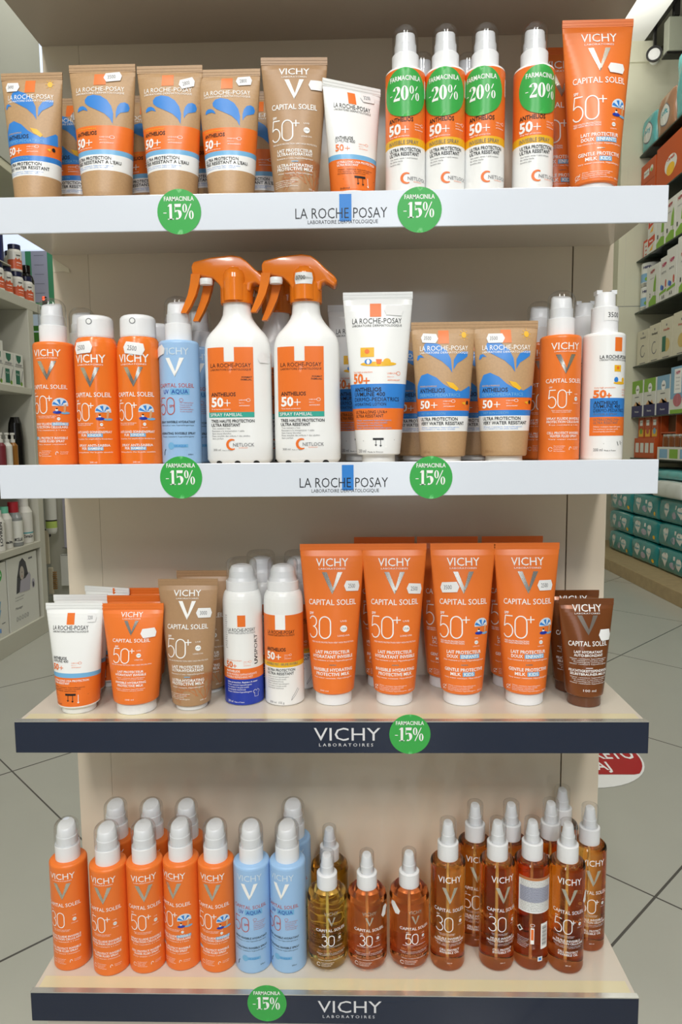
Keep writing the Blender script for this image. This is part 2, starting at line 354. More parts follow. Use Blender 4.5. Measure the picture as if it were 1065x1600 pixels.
# ------------------------------------------------------------------ squeeze tubes
class Tube:
    def __init__(s, H, top, bot, v0, bd=None, crimp=0.009):
        s.H, s.t, s.b, s.v0, s.crimp = H, top / 2, bot / 2, v0, crimp; s.bd = bd or bot / 2
    def ab(s, v):
        t = max(0, min(1, (v - s.v0) / (s.H - s.crimp - s.v0)))
        a = s.b + (s.t - s.b) * (t ** 0.92)
        b = s.bd * (1 - t) ** 0.62 * (1 - 0.06 * t) + 0.0009
        return a, min(b, s.bd)
    def S(s, u, v, off):
        a, b = s.ab(v); th = max(-1.5, min(1.5, u / a * (1.0 + 0.25 * (b / a))))
        th = max(-1.45, min(1.45, th))
        x = math.sin(th); y = math.cos(th)
        nx, ny = x / a, y / b; l = math.hypot(nx, ny)
        return (a * x + off * nx / l, -b * y - off * ny / l * 1.0, v)
    def body(s, g, m, bands=()):
        n = 56; zs = set([s.v0 + (s.H - s.crimp - s.v0) * i / 26 for i in range(27)])
        for z0, z1, _ in bands: zs.add(z0); zs.add(z1)
        zs.add(s.v0 + 0.0015); zs = sorted(zs); rings = []
        for z in zs:
            a, b = s.ab(z)
            if z == zs[0]: a *= .95; b *= .95
            rings.append([(a * math.cos(2 * PI * k / n), b * math.sin(2 * PI * k / n), z) for k in range(n)])
        for i in range(len(zs) - 1):
            zm = (zs[i] + zs[i + 1]) / 2; mm = m
            for z0, z1, bm_ in bands:
                if z0 < zm < z1: mm = bm_
            g.add(rings[i] + rings[i + 1], [(k, (k + 1) % n, n + (k + 1) % n, n + k) for k in range(n)], mm, True)
        g.add(rings[0], [tuple(range(n))[::-1]], m)
        a = s.t; c = s.crimp
        nr = 5
        for i in range(nr):                      # flat sealed end with fine ribs
            z0 = s.H - c + c * i / nr; z1 = z0 + c / nr
            box(g, -a, a, -0.0009 - 0.0003 * (i % 2), 0.0009 + 0.0003 * (i % 2), z0, z1, m)

KINDS = {}
def empty(name):
    o = bpy.data.objects.new(name, None); o.empty_display_size = 0.02; COL.objects.link(o); return o
def tube_kind(key, tube, art, m, bands, capr, caph, capm, capn='cap', seat=0):
    root = empty('sunscreen_tube'); g = G(); tube.body(g, m, bands); wrap(g, art, tube.S, 0.0002, 0.00013)
    weldless = g.build('tube_body', root)
    c = G(); lathe(c, [(capr * .96, 0), (capr, 0.001), (capr * .99, caph - .001), (capr * .97, caph)], capm, 44, sy=1.0)
    c.build('cap', root)
    KINDS[key] = (root, tube.S); root['_new'] = 1
def px(pts, cx, y0, k): return [((x - cx) * k, (y0 - y) * k) for x, y in pts]

def lrp_name(A, u, v, h, w, m, sub=True, al='C'):
    A.T('LA ROCHE-POSAY', u, v, h, w, m, al, 0.0)
    if sub: A.T('LABORATOIRE DERMATOLOGIQUE', u, v - h * .62, h * .42, w, m, al, 0.0)
def uva(A, u, v, k, m):
    A.T('UVB+UVA', u, v, k, k * 6, m, 'L', 0.0); A.T('PA++++', u, v - k * 2, k * .8, k * 4, m, 'L'); A.T('ANTIOXIDANT', u, v - k * 4, k * .8, k * 8, m, 'L', .01)
    A.rib(arc(u + k * 7, v + k * .5, k * 1.4, k * 1.1, 0, 360, 12), k * .25, m)
def vichy_uva(A, u, v, r):
    A.disc(u, v, r, r, m_wprint, 2); A.T('UVA', u, v - r * .3, r * .7, r * 1.5, m_gray, lay=3)
    A.T('UVB', u, v + r * 2.0, r * .5, r * 1.8); A.T('LONG UVA', u, v - r * 2.3, r * .5, r * 3.4)

# kraft tube with three splashes
A = Art(); C0, Y0, kk = 565, 1086, .2406
A.rect(-8.5, 5.8, 145, 161, m_print_or)
lrp_name(A, -2, 136, 6.2, 64, m_wprint)
A.poly(px([(485, 568), (500, 548), (530, 541), (565, 549), (597, 573), (618, 608), (627, 650), (624, 710), (611, 680), (585, 652), (545, 628), (507, 606), (488, 588)], C0, Y0, kk), m_blue)
A.poly(px([(640, 677), (640, 640), (648, 610), (665, 588), (690, 581), (715, 588), (727, 608), (716, 628), (690, 637), (665, 643), (650, 658)], C0, Y0, kk), m_blue)
A.poly(px([(437, 632), (440, 614), (455, 603), (475, 602), (494, 614), (505, 635), (480, 624), (455, 628)], C0, Y0, kk), m_blue)
A.T('NOUVELLE FORMULE', -32, 83, 2, 28, m_yel, 'L'); A.T('ANTHELIOS', -32, 75.5, 5, 29, m_black, 'L', .02)
A.T('50', -32, 60, 11.5, 15, m_wprint, 'L', .035); plus(A, -12, 65, 4.2, 1.1, m_wprint)
A.T('VERY HIGH PROTECTION', -32, 57, 1.4, 24, m_wprint, 'L'); uva(A, 0, 71, 1.9, m_wprint)
A.T('ULTRA PROTECTION', -31, 41.5, 4.2, 43, m_black, 'L', .015); A.T("TRES RESISTANT A L'EAU", -31, 36, 4.2, 54, m_black, 'L', .015)
A.lines(-30, 32.5, 44, 2, m_blue, 2.6, 1.6, 'L')
A.p = [([(a, 16 + .908 * b) for a, b in vs], fs, m, lay) for vs, fs, m, lay in A.p]
tb = Tube(.175, .083, .058, .008)
tube_kind('splash', tb, A, m_kraft, [(.066, .096, m_print_or), (.060, .066, m_sky), (.0405, .060, m_white)], .024, .010, m_white)

# kraft tube for children with a wave
A = Art(); C0, Y0, kk = 540, 1118, .2727
A.rect(-7, 6, 150, 167, m_print_or); lrp_name(A, 0, 141, 6.2, 65, m_wprint)
A.poly(px([(440, 592), (448, 568), (475, 556), (520, 573), (550, 600), (568, 640), (573, 705), (558, 680), (528, 650), (480, 622), (450, 608)], C0, Y0, kk), m_blue)
A.poly(px([(578, 690), (581, 645), (598, 618), (628, 605), (660, 606), (655, 628), (625, 645), (598, 660)], C0, Y0, kk), m_blue)
A.poly(px([(398, 640), (405, 622), (425, 618), (447, 632), (425, 630), (405, 645)], C0, Y0, kk), m_blue)
A.poly(px([(400, 822), (402, 760), (430, 715), (465, 706), (505, 726), (535, 757), (565, 778), (610, 790), (665, 765), (680, 770), (680, 822)], C0, Y0, kk), m_blue)
A.poly(px([(545, 745), (575, 752), (600, 778), (590, 790), (560, 770)], C0, Y0, kk), m_yel, 2)
A.disc(27, 161, 4, 4, m_yel)
for a in range(8): A.rib([(27 + 5 * math.cos(a * PI / 4), 161 + 5 * math.sin(a * PI / 4)), (27 + 7.2 * math.cos(a * PI / 4), 161 + 7.2 * math.sin(a * PI / 4))], .8, m_yel)
A.T('NOUVELLE FORMULE', -32, 95, 1.8, 23, m_yel, 'L'); A.T('ANTHELIOS', -32, 88, 5, 32, m_black, 'L', .02); A.T('DERMO-PEDIATRICS', -32, 82.6, 4, 50, m_sky, 'L')
A.T('50', -31, 68, 9.5, 14, m_wprint, 'L', .03); plus(A, -12, 72, 3.6, 1, m_wprint); uva(A, -2, 76, 1.6, m_wprint)
A.T('WET SKIN LOTION', -30, 60, 3, 30, m_sky, 'L')
A.T('ULTRA PROTECTION', -30, 52.5, 4, 44, m_black, 'L', .015); A.T('VERY WATER RESISTANT', -30, 47, 4, 53, m_black, 'L', .015); A.lines(-29, 43.5, 45, 2, m_blue, 2.4, 1.4, 'L')
A.T('200 ml', -26, 12, 3, 10, m_tan, 'L')
A.disc(30, 75, 2.6, 2.6, m_black, 2); A.poly([(26, 76), (20, 75), (25, 72)], m_yel, 2)
tube_kind('kidskraft', Tube(.178, .082, .057, .007), A, m_kraft, [(.065, .082, m_print_or), (.058, .065, m_blue), (.039, .058, m_white)], .0235, .009, m_white)

# brown kraft milk tube with coral drawing
def coral(A, u, v, k, m):
    random.seed(7)
    def br(x, y, a, l, d):
        x2, y2 = x + l * math.cos(a), y + l * math.sin(a); A.rib([(x, y), (x2, y2)], .25 + d * .22, m, 1)
        if d > 0:
            for da in (-.5, .1, .55): br(x2, y2, a + da + random.uniform(-.15, .15), l * .78, d - 1)
    for a in (60, 85, 115, 140): br(u, v, R(a), k, 4)
A = Art(); A.T('VICHY', 0, 155.5, 8, 38, m_wprint, bold=.008); A.T('LABORATOIRES', 0, 151.5, 1.8, 30, m_wprint); vlogo(A, 0, 149, 124, 23, m_wprint)
A.T('CAPITAL SOLEIL', 0, 111.5, 6.4, 57, m_wprint, bold=.01); A.T('SPF', -24, 100, 3, 6, m_wprint, bold=.02)
thin_num(A, '50', -28, 73, 25, 28, m_wprint, 1.4); plus(A, 1.5, 94, 4, 1.2, m_wprint); vichy_uva(A, 13.5, 86, 3.7)
coral(A, 20, 14, 12, m_coral)
A.T('TRES HAUTE PROTECTION VERY HIGH PROTECTION', 0, 68, 1.8, 54, m_wprint)
for t, v in (('LAIT PROTECTEUR', 59), ('ULTRA-HYDRATANT', 54.5), ('ULTRA-HYDRATING', 41), ('PROTECTIVE MILK', 36.5)): A.T(t, 0, v, 3.6, 40, m_wprint, bold=.02)
A.T('Resistant a l eau. Hypoallergenique', 0, 50.5, 1.7, 41, m_wprint); A.rect(-3.5, 3.5, 47, 48, m_sky, 2); A.T('Water resistant. Hypoallergenic', 0, 32.5, 1.7, 38, m_wprint)
A.lines(-24, 24, 27, 4, m_wprint, 2.3, 1.3, 'L'); A.T('200 ml', 18, 14, 2, 8, m_wprint)
tube_kind('coralmilk', Tube(.178, .082, .052, .007), A, m_tan, [], .0215, .009, m_white)

# white facial tube with orange lower band
def molgraph(A, v, k, m):
    A.rib([(-22 * k, v), (22 * k, v + 1)], .5, m)
    for x, l in ((-4, 6), (2, 7), (9, 9)): A.rib([(x * k, v + 2), (x * k, v - l * k)], .6, m if x < 9 else m_wprint); A.poly([(x * k - 1.4, v - l * k), (x * k, v - l * k - 2), (x * k + 1.4, v - l * k)], m if x < 9 else m_wprint, 2)
    A.rect(-8 * k, 6 * k, v + 1, v + 3.5, m, 2)
A = Art(); A.rect(-8, 2, 120, 135, m_print_or); lrp_name(A, -4, 113, 5.6, 50, m_black)
A.T('ANTHELIOS', -28, 74, 3.6, 22, m_black, 'L', .02); A.T('UVMUNE 400', -28, 70, 3.6, 24, m_black, 'L', .0)
A.T('50', -28, 60, 7.6, 11, m_print_or, 'L', .03); plus(A, -13, 63, 2.8, .8, m_print_or); uva(A, 0, 69, 1.4, m_print_or)
A.T('ULTRA-LONG UVA PROTECTION', -26, 45, 2.6, 46, m_wprint, 'L', .015); A.T('ULTRA RESISTANT', -26, 41.5, 2.6, 24, m_wprint, 'L', .015)
A.lines(-25, 37, 40, 3, m_black, 2.4, 1.4, 'L'); molgraph(A, 26, .85, m_black); A.T('50ml', -22, 14, 2, 10, m_black, 'L')
tube_kind('whitetube', Tube(.148, .078, .054, .009), A, m_white, [(.050, .056, m_sky), (.012, .050, m_print_or)], .0225, .011, m_white)

# large orange milk tubes
def big_orange(num, kids):
    A = Art(); A.T('VICHY', 0, 192, 10.5, 45, m_wprint, bold=.004); A.T('LABORATOIRES', 0, 187.5, 2.2, 36, m_wprint); vlogo(A, 0, 184, 154, 27, m_silver, m_silver)
    A.T('CAPITAL SOLEIL', 0, 139.5, 7.4, 68, m_wprint, bold=.006); A.T('SPF', -29, 126, 3.4, 7, m_wprint, bold=.02)
    thin_num(A, num, -33, 94, 29.5, 33, m_wprint, 1.5)
    if num == '50': plus(A, 2.5, 119, 4.6, 1.3, m_wprint)
    if kids:
        parasol(A, 24, 100, 22); A.T('TRES HAUTE PROTECTION', -32, 88.5, 2, 32, m_wprint, 'L', .01); A.T('VERY HIGH PROTECTION', -32, 85.8, 2, 32, m_wprint, 'L', .01); vichy_uva(A, 15, 88, 2.6)
        L = (('LAIT PROTECTEUR', 73, 43, 0), ('DOUX', 67, 14, -14), ('GENTLE PROTECTIVE', 49, 48, 0), ('MILK', 43, 12, -10))
        A.rect(-5, 19, 66, 72, m_sky); A.T('ENFANTS', 7, 67, 4.2, 21, m_wprint, bold=.02, lay=3); A.rect(-2, 12, 42, 48, m_sky); A.T('KIDS', 5, 43, 4.2, 11, m_wprint, bold=.02, lay=3)
    else:
        vichy_uva(A, 14, 107, 4.6); A.T('TRES HAUTE PROTECTION VERY HIGH PROTECTION', 0, 87.5, 2, 56, m_wprint)
        L = (('LAIT PROTECTEUR', 73, 43, 0), ('HYDRATANT INVISIBLE', 67, 52, 0), ('INVISIBLE HYDRATING', 49, 50, 0), ('PROTECTIVE MILK', 43, 41, 0))
    for t, v, w_, u in L: A.T(t, u, v, 4.2, w_, m_wprint, bold=.018)
    A.T('Tres resistant a l eau. Hypoallergenique', 0, 63, 1.9, 52, m_wprint); A.rect(-4, 4, 57.4, 58.4, m_silver, 2); A.T('Very water resistant. Hypoallergenic', 0, 39, 1.9, 48, m_wprint)
    if num == '50':
        A.rib(arc(-24, 25, 3, 2.6, 20, 330), .6, m_wprint); A.rib([(-27, 21), (-21, 29)], .6, m_wprint); A.lines(-19, 28.5, 32, 4, m_wprint, 2.3, 1.4, 'L')
        A.T('300 ml', 19, 21, 1.8, 8, m_wprint)
    else: A.T('300 ml', -10, 21, 2, 10, m_wprint)
    return A
for key, num, kids in (('milk30', '30', 0), ('milk50', '50', 0), ('milkkids', '50', 1)):
    tube_kind(key, Tube(.222, .089, .057, .0165), big_orange(num, kids), m_orange, [], .0255, .018, m_capw)

# small orange tube
A = Art(); A.T('VICHY', 0, 129.5, 6.4, 30, m_wprint); A.T('LABORATOIRES', 0, 126.6, 1.4, 24, m_wprint); vlogo(A, 0, 125, 106, 19, m_silver)
A.T('CAPITAL SOLEIL', 0, 97, 4.6, 50, m_wprint, bold=.004); A.T('SPF', -18, 90.5, 2, 5, m_wprint, bold=.02)
thin_num(A, '50', -23, 70, 19, 23, m_wprint, 1.1); plus(A, 2, 86, 3, .9, m_wprint); vichy_uva(A, 10, 80, 2.8)
A.T('TRES HAUTE PROTECTION VERY HIGH PROTECTION', 0, 67, 1.5, 52, m_wprint)
for t, v, w_ in (('LAIT PROTECTEUR', 57.5, 31), ('HYDRATANT INVISIBLE', 53.5, 37), ('INVISIBLE HYDRATING', 43.5, 36), ('PROTECTIVE MILK', 39.5, 30)): A.T(t, 0, v, 2.8, w_, m_wprint, bold=.018)
A.lines(0, 50.5, 34, 2, m_wprint, 2.1, 1.2); A.lines(0, 36, 34, 2, m_wprint, 2.1, 1.2); A.T('100 ml', 0, 22, 1.8, 9, m_wprint)
tube_kind('smallorange', Tube(.147, .084, .060, .015), A, m_orange, [], .0265, .0165, m_capw)

# bronze self-tanning tube
A = Art(); A.T('VICHY', 0, 129, 9, 41, m_wprint, bold=.004); A.T('LABORATOIRES', 0, 125.6, 1.8, 34, m_wprint); vlogo(A, 0, 124, 98, 27, m_greyfoil)
A.T('CAPITAL SOLEIL', 0, 83.5, 6.4, 53, m_wprint, bold=.008)
for t, v, w_ in (('LAIT HYDRATANT', 74, 36), ('AUTO-BRONZANT', 69.5, 36), ('FEUCHTIGKEITSSPENDENDE', 49, 50), ('SELBSTBRAUNER-MILCH', 44.5, 46)): A.T(t, 0, v, 3.2, w_, m_wprint, bold=.018)
A.lines(0, 66, 48, 4, m_wprint, 2.4, 1.5); A.rect(-4, 4, 54, 54.8, m_wprint, 2); A.lines(0, 41, 46, 4, m_wprint, 2.6, 1.5); A.T('100 ml', 0, 23, 3, 14, m_wprint)
tube_kind('bronze', Tube(.146, .074, .050, .0145), A, m_brown, [], .0225, .016, m_brownc)

# large white children tube
A = Art(); A.rect(-10, 4, 185, 202, m_print_or); lrp_name(A, -2, 176.5, 6.6, 67, m_black)
A.disc(0, 125, 22, 3, m_yel); A.poly([(-3, 131), (4, 131), (3, 125), (-2, 125)], m_print_or, 2); A.disc(10, 128, 4.5, 4, m_yel, 2); A.disc(-12, 128, 4.5, 3.5, m_blue, 2); A.disc(-12, 128, 2, 3, m_wprint, 3)
A.rect(-22, -5, 134, 146, m_yel); A.disc(-13.5, 141, 3, 3, m_print_or, 2)
A.T('Very high protection', -33, 114, 2.2, 26, m_print_or, 'L'); A.T('50', -33, 101, 11.5, 15, m_print_or, 'L', .035); plus(A, -14, 104, 4, 1.6, m_print_or); uva(A, 10, 112, 2.1, m_print_or)
A.T('ANTHELIOS', -31, 90.5, 4.8, 34, m_black, 'L', .02); A.T('UVMUNE 400', -31, 84.5, 4.8, 38, m_black, 'L', .008); A.T('DERMO-PEDIATRICS', -31, 78, 4.8, 56, m_black, 'L', -.002); A.T('HYDRATING LOTION', -31, 72.5, 3.6, 39, m_black, 'L')
A.T('ULTRA-LONG UVA+', -29, 62.5, 3.8, 38, m_black, 'L', .0); A.T('ULTRA RESISTANT', -29, 57.5, 3.8, 34, m_black, 'L', .0); A.lines(-28, 53, 42, 4, m_sky, 3.2, 2, 'L')
molgraph(A, 28, .8, m_black); A.T('250 ml', -25, 13, 4, 11, m_gray, 'L'); A.T('Made in France', -12, 13, 1.8, 16, m_black, 'L')
tube_kind('whitekids', Tube(.217, .089, .056, .010), A, m_white, [(.069, .100, m_blue), (.042, .069, m_print_or)], .0215, .012, m_white)

# ------------------------------------------------------------------ bottles
def rprof(prof):
    def f(v):
        for i in range(len(prof) - 1):
            a, b = prof[i], prof[i + 1]
            if a[1] <= v <= b[1] and b[1] > a[1]: return a[0] + (b[0] - a[0]) * (v - a[1]) / (b[1] - a[1])
        return prof[-1][0] if v > prof[-1][1] else prof[0][0]
    return f
def body_prof(r, h, rt, fil=.004, bot=.003):
    p = [(r - bot, 0)] + [(r - bot + bot * math.sin(R(a)), bot - bot * math.cos(R(a))) for a in (30, 60, 90)]
    p += [(r - fil + fil * math.cos(R(a)), h - fil + fil * math.sin(R(a))) for a in (0, 30, 60, 90)] + [(rt, h + .0005)]
    return p
def slanted_pump(g, r, z0, z1, drop, m, n=32, rt=None):
    rt = rt or r * .93; vs = []
    for k in range(n): a = 2 * PI * k / n; vs.append((r * math.cos(a), r * math.sin(a), z0))
    for k in range(n):
        a = 2 * PI * k / n; z = z1 - drop * (0.5 + 0.5 * -math.sin(a)) - .002; vs.append((rt * math.cos(a), rt * math.sin(a), z))
    for k in range(n):
        a = 2 * PI * k / n; z = z1 - drop * (0.5 + 0.5 * -math.sin(a)); vs.append((rt * .86 * math.cos(a), rt * .86 * math.sin(a), z))
    fs = [(k, (k + 1) % n, n + (k + 1) % n, n + k) for k in range(n)] + [(n + k, n + (k + 1) % n, 2 * n + (k + 1) % n, 2 * n + k) for k in range(n)]
    g.add(vs, fs, m, True); g.add(vs[2 * n:], [tuple(range(n))], m)
def spray_kind(key, r, hb, art, m, bands=(), collar=(.017, .022), cap=(.0172, .035), pumpr=.0145, clear=True, name='spray_bottle', neck=True, liquid=False, notch=False, smallneck=False):
    root = empty(name); g = G(); prof = body_prof(r, hb, collar[0] * .9, .004 if not liquid else .006, .003 if not liquid else .006)
    if smallneck: prof = body_prof(r, hb, collar[0] * .9, .014, .012)
    lathe(g, prof, m, 56, bands); weldS = cyl_S(lambda v: r)
    S_ = cyl_S(rprof(prof)) if not smallneck else cyl_S(lambda v: r)
    wrap(g, art, S_); g.build('bottle', root)
    cr, ch = collar; c = G(); lathe(c, [(cr * .99, hb - .0005), (cr, hb + .0006), (cr, hb + ch - .001), (cr - .001, hb + ch), (pumpr + .0005, hb + ch + .0002)], m_capw, 40); c.build('collar', root)
    p = G(); z0 = hb + ch; z1 = z0 + cap[1] - .004
    if notch:
        slanted_pump(p, pumpr, z0, z1 + .002, .0, m_capw, rt=pumpr * .97)
        box(p, -pumpr * .98, -pumpr * .45, -pumpr * .5, pumpr * .5, z1, z1 + .005, m_capw); box(p, pumpr * .45, pumpr * .98, -pumpr * .5, pumpr * .5, z1, z1 + .005, m_capw)
    else:
        lathe(p, [(pumpr, z0 - .0005), (pumpr, z0 + (z1 - z0) * .38), (pumpr * .95, z0 + (z1 - z0) * .4)], m_capw, 32)
        slanted_pump(p, pumpr * .94, z0 + (z1 - z0) * .38, z1, .007 if not liquid else .003, m_capw, rt=pumpr * (.86 if not liquid else .72))
    p.build('pump', root)
    if clear:
        c = G(); R_, hh = cap; zt = z0 + hh; f = R_ * .75 if not liquid else R_ * .35; pr = [(R_, z0 + .0002), (R_, zt - f)] + [(R_ - f + f * math.cos(R(a)), zt - f + f * math.sin(R(a))) for a in (15, 30, 45, 60, 75)] + [(max(R_ - f, .0005), zt)]
        lathe(c, pr, m_clear, 36); c.build('clear_overcap', root)
    if liquid:
        c = G(); lathe(c, [(.0015, .008), (.0015, hb)], m_capw, 10); c.build('dip_tube', root)
    KINDS[key] = (root, S_); root['_new'] = 1
def aerosol_kind(key, r, H, hs, hc, art, m, bands=(), clear=False):
    # hs: shoulder start, hc: cap base
    root = empty('aerosol_can'); g = G(); rc = r * .78
    prof = [(r - .002, 0), (r, .002), (r, hs)] + [(rc + (r - rc) * math.cos(R(a)), hs + (hc - .001 - hs) * math.sin(R(a))) for a in (15, 30, 45, 60, 75, 90)]
    lathe(g, prof, m, 56, bands); S_ = cyl_S(rprof(prof)); wrap(g, art, S_); g.build('can', root)
    c = G(); rr = rc * 1.0
    if clear:
        lathe(c, [(rr, hc - .001), (rr + .0005, hc), (rr + .0005, hc + .012), (rr * .93, hc + .013), (rr * .84, hc + .017), (rr * .8, hc + .026), (rr * .66, hc + .032), (rr * .4, hc + .034)], m_capw, 40); c.build('spray_cap', root)
        c = G(); f = .006; z1 = H; lathe(c, [(rr * .99, hc + .0125), (rr * .97, z1 - f)] + [(rr * .95 - f + f * math.cos(R(a)), z1 - f + f * math.sin(R(a))) for a in (20, 45, 70)] + [(rr * .6, z1)], m_clear, 40); c.build('clear_overcap', root)
    else:
        f = .008; lathe(c, [(rr * 1.02, hc - .001), (rr * 1.04, hc + .001), (rr * 1.03, H - f)] + [(rr * 1.03 - f + f * math.cos(R(a)), H - f + f * math.sin(R(a)) * .8) for a in (20, 40, 60, 80)] + [(rr * .3, H - .001)], m_capw, 44)
        zc = hc + .018
        c.add([Vector((0, -rr * 1.035, zc)) + Vector((.004 * math.cos(R(a)), 0, .004 * math.sin(R(a)))) for a in range(0, 360, 30)], [tuple(range(12))], m_gray)
        c.add([Vector((0, -rr * 1.04, zc)) + Vector((.003 * math.cos(R(a)), 0, .003 * math.sin(R(a)))) for a in range(0, 360, 30)], [tuple(range(12))], m_white)
        c.build('spray_cap', root)
    KINDS[key] = (root, S_); root['_new'] = 1

def vichy_spray_art(kind):
    A = Art()
    if kind == 'aqua':
        A.T('VICHY', 0, 139, 8.5, 37, m_palefoil, bold=.004); vlogo(A, 0, 135, 111, 24, m_wprint); A.T('CAPITAL SOLEIL', 0, 98, 5, 50, m_red)
        A.T('UV', -13, 90, 5.4, 8, m_navyp, bold=.01); A.rect(-7, 18, 88.8, 96.6, m_sky); A.T('AQUA', 5.5, 90.2, 5, 21, m_navyp, lay=3)
        thin_num(A, '50', -25, 64, 21, 25, m_red, 1.1); A.T('SPF', -5, 73, 3, 7, m_red, bold=.02)
        A.rib(arc(7, 82, 2.4, 2, 0, 360), .4, m_red); A.lines(5, 78, 18, 5, m_red, 2.8, 1.5, 'L')
        A.T('SPRAY INVISIBLE HYDRATANT', 0, 53, 2.8, 50, m_black, bold=.015); A.T('Resistant a l eau hypoallergenique', 0, 49.5, 1.6, 46, m_black)
        A.T('HYDRATING INVISIBLE SPRAY', 0, 38.5, 2.8, 50, m_black, bold=.015); A.T('Water resistant hypoallergenic', 0, 35, 1.6, 46, m_black)
        A.disc(-8, 24, 4.5, 4.5, m_sky); A.rect(-6, 14, 22, 26, m_sky, 1); A.T('UV-AQUA', 4, 22.7, 2.6, 15, m_blue, lay=3); A.rib([(-20, 12), (-19, 17), (-17, 20)], 1, m_black); A.T('200ml', 17, 12, 1.8, 7, m_black)
        return A
    A.T('VICHY', 0, 139, 8.5, 37, m_wprint, bold=.002); A.T('LABORATOIRES', 0, 136, 1.4, 28, m_wprint); vlogo(A, 0, 133, 109, 25, m_silver)
    A.T('CAPITAL SOLEIL', 0, 98, 5.2, 50, m_wprint, bold=.004)
    num = '30' if kind == '30' else '50'
    u0 = -24 if kind == 'kids' else -21
    A.T('SPF', u0 + 3, 91.5, 2, 4.5, m_wprint); thin_num(A, num, u0, 67, 22, 24, m_wprint, 1.15)
    if num == '50': plus(A, u0 + 26, 86, 3.4, 1, m_wprint)
    if kind == 'kids': parasol(A, 15, 68, 20); vichy_uva(A, 12, 60, 2)
    else: vichy_uva(A, 15, 78, 2.6)
    A.lines(-4, 63, 26, 2, m_wprint, 2, 1.3)
    for t, v, w_ in (('SPRAY FLUIDE INVISIBLE', 52, 46), ('PROTECTION CELLULAIRE', 48, 46), ('CELL PROTECT INVISIBLE', 34, 44), ('WATER FLUID SPRAY', 30, 36)): A.T(t, 0, v, 2.9, w_, m_wprint, bold=.015)
    if kind == 'kids': A.rect(4, 24, 51.4, 55.4, m_sky, 1); A.rect(-26, -19, 33.5, 37.5, m_sky, 1)
    A.T('Tres resistant a l eau', 0, 44.8, 1.5, 40, m_wprint); A.T('Very water resistant', 0, 26.8, 1.5, 40, m_wprint)
    A.rib(arc(-17, 15, 2.6, 2.4, 20, 330), .5, m_wprint); A.lines(-13, 18.5, 14, 4, m_wprint, 2.2, 1.2, 'L'); A.rib(arc(8, 15, 1.6, 3, 200, 20), .6, m_wprint); A.lines(12, 17, 10, 2, m_wprint, 2.2, 1.2, 'L')
    return A
for key, kd, m in (('spraykids', 'kids', m_orange), ('spray50', '50', m_orange), ('spray30', '30', m_orange), ('sprayaqua', 'aqua', m_paleblue)):
    spray_kind(key, .0257, .158, vichy_spray_art(kd), m)

# orange aerosol for children
A = Art(); A.T('VICHY', 0, 130, 10, 41, m_wprint, bold=.008); A.T('LABORATOIRES', 0, 126.5, 1.8, 34, m_wprint); vlogo(A, 0, 124, 99, 25, m_silver); A.T('CAPITAL SOLEIL', 0, 87, 5.6, 52, m_wprint, bold=.008)
A.T('SPF', -21, 81, 2.4, 5, m_wprint, bold=.02); thin_num(A, '50', -25, 57, 22, 24, m_wprint, 1.2); plus(A, 0, 76, 3.4, 1.1, m_wprint); parasol(A, 15, 59, 20); A.lines(-24, 53, 26, 2, m_wprint, 2, 1.4, 'L'); vichy_uva(A, 12, 52, 2)
for t, v, w_, u in (('ANTI-SAND SONNENSPRAY', 41, 50, 0), ('FUR', 37, 8, -12), ('SPRAY ANTI-SABBIA', 24, 44, 0), ('PER', 20, 8, -12)): A.T(t, u, v, 3, w_, m_wprint, bold=.015)
A.rect(-7, 13, 36, 40.6, m_sky); A.T('KINDER', 3, 37, 3, 17, m_wprint, lay=3, bold=.02); A.rect(-7, 13, 19, 23.6, m_sky); A.T('BAMBINI', 3, 20, 3, 18, m_wprint, lay=3, bold=.02)
A.T('Wasserfest. Fur empfindliche Kinderhaut', 0, 33, 1.6, 50, m_wprint); A.T('Idrorepellente. Per la pelle sensibile', 0, 16, 1.6, 50, m_wprint); A.T('200 ml', 0, 3, 2, 9, m_wprint)
aerosol_kind('aerokids', .0280, .193, .138, .164, A, m_orangeM)

# blue and white sport aerosol
A = Art(); A.rect(-3, 8, 112, 128, m_print_or); A.T('LA ROCHE-POSAY', 2, 105, 4.8, 40, m_black); A.T('LABORATOIRE DERMATOLOGIQUE', 2, 102, 2.2, 40, m_gray)
A.T('UV', 25, 58, 5, 12, m_black, 'L', .03, rot=90); A.T('SPORT', 25, 70, 5, 30, m_black, 'L', .0, rot=90)
A.lines(-22, 64, 24, 1, m_print_or, 2, 1.5, 'L'); A.T('50', -23, 54.5, 8, 12, m_print_or, 'L', .035); plus(A, -8, 57, 2.6, 1, m_print_or); uva(A, 4, 62, 1.3, m_print_or)
A.T('ANTHELIOS', -23, 48, 3, 22, m_wprint, 'L', .02); A.T('BRUME INVISIBLE RAFRAICHISSANTE', -23, 43.8, 2.8, 46, m_wprint, 'L'); A.T('INVISIBLE REFRESHING MIST', -23, 40, 2.8, 40, m_wprint, 'L')
A.T('Ultra protection. Resiste a la sueur', -21, 33, 2.2, 45, m_wprint, 'L', .012); A.lines(-21, 29.5, 36, 4, m_wprint, 3.4, 2, 'L'); A.T('200 ml', -21, 5, 3, 9, m_wprint, 'L'); A.T('Made in France', -10, 5, 1.8, 14, m_wprint, 'L')
A.rib([(17, 20), (20, 22), (22, 20), (24, 22), (27, 20), (26, 17), (25, 18), (25, 12), (19, 12), (19, 18), (18, 17), (17, 20)], .5, m_wprint); A.lines(-24, 126, 5, 16, m_gray, 3, 1.8, 'L')
aerosol_kind('aerosport', .0275, .203, .140, .160, A, m_white, [(.038, .053, m_print_or), (.0005, .038, m_navyp)], clear=True)
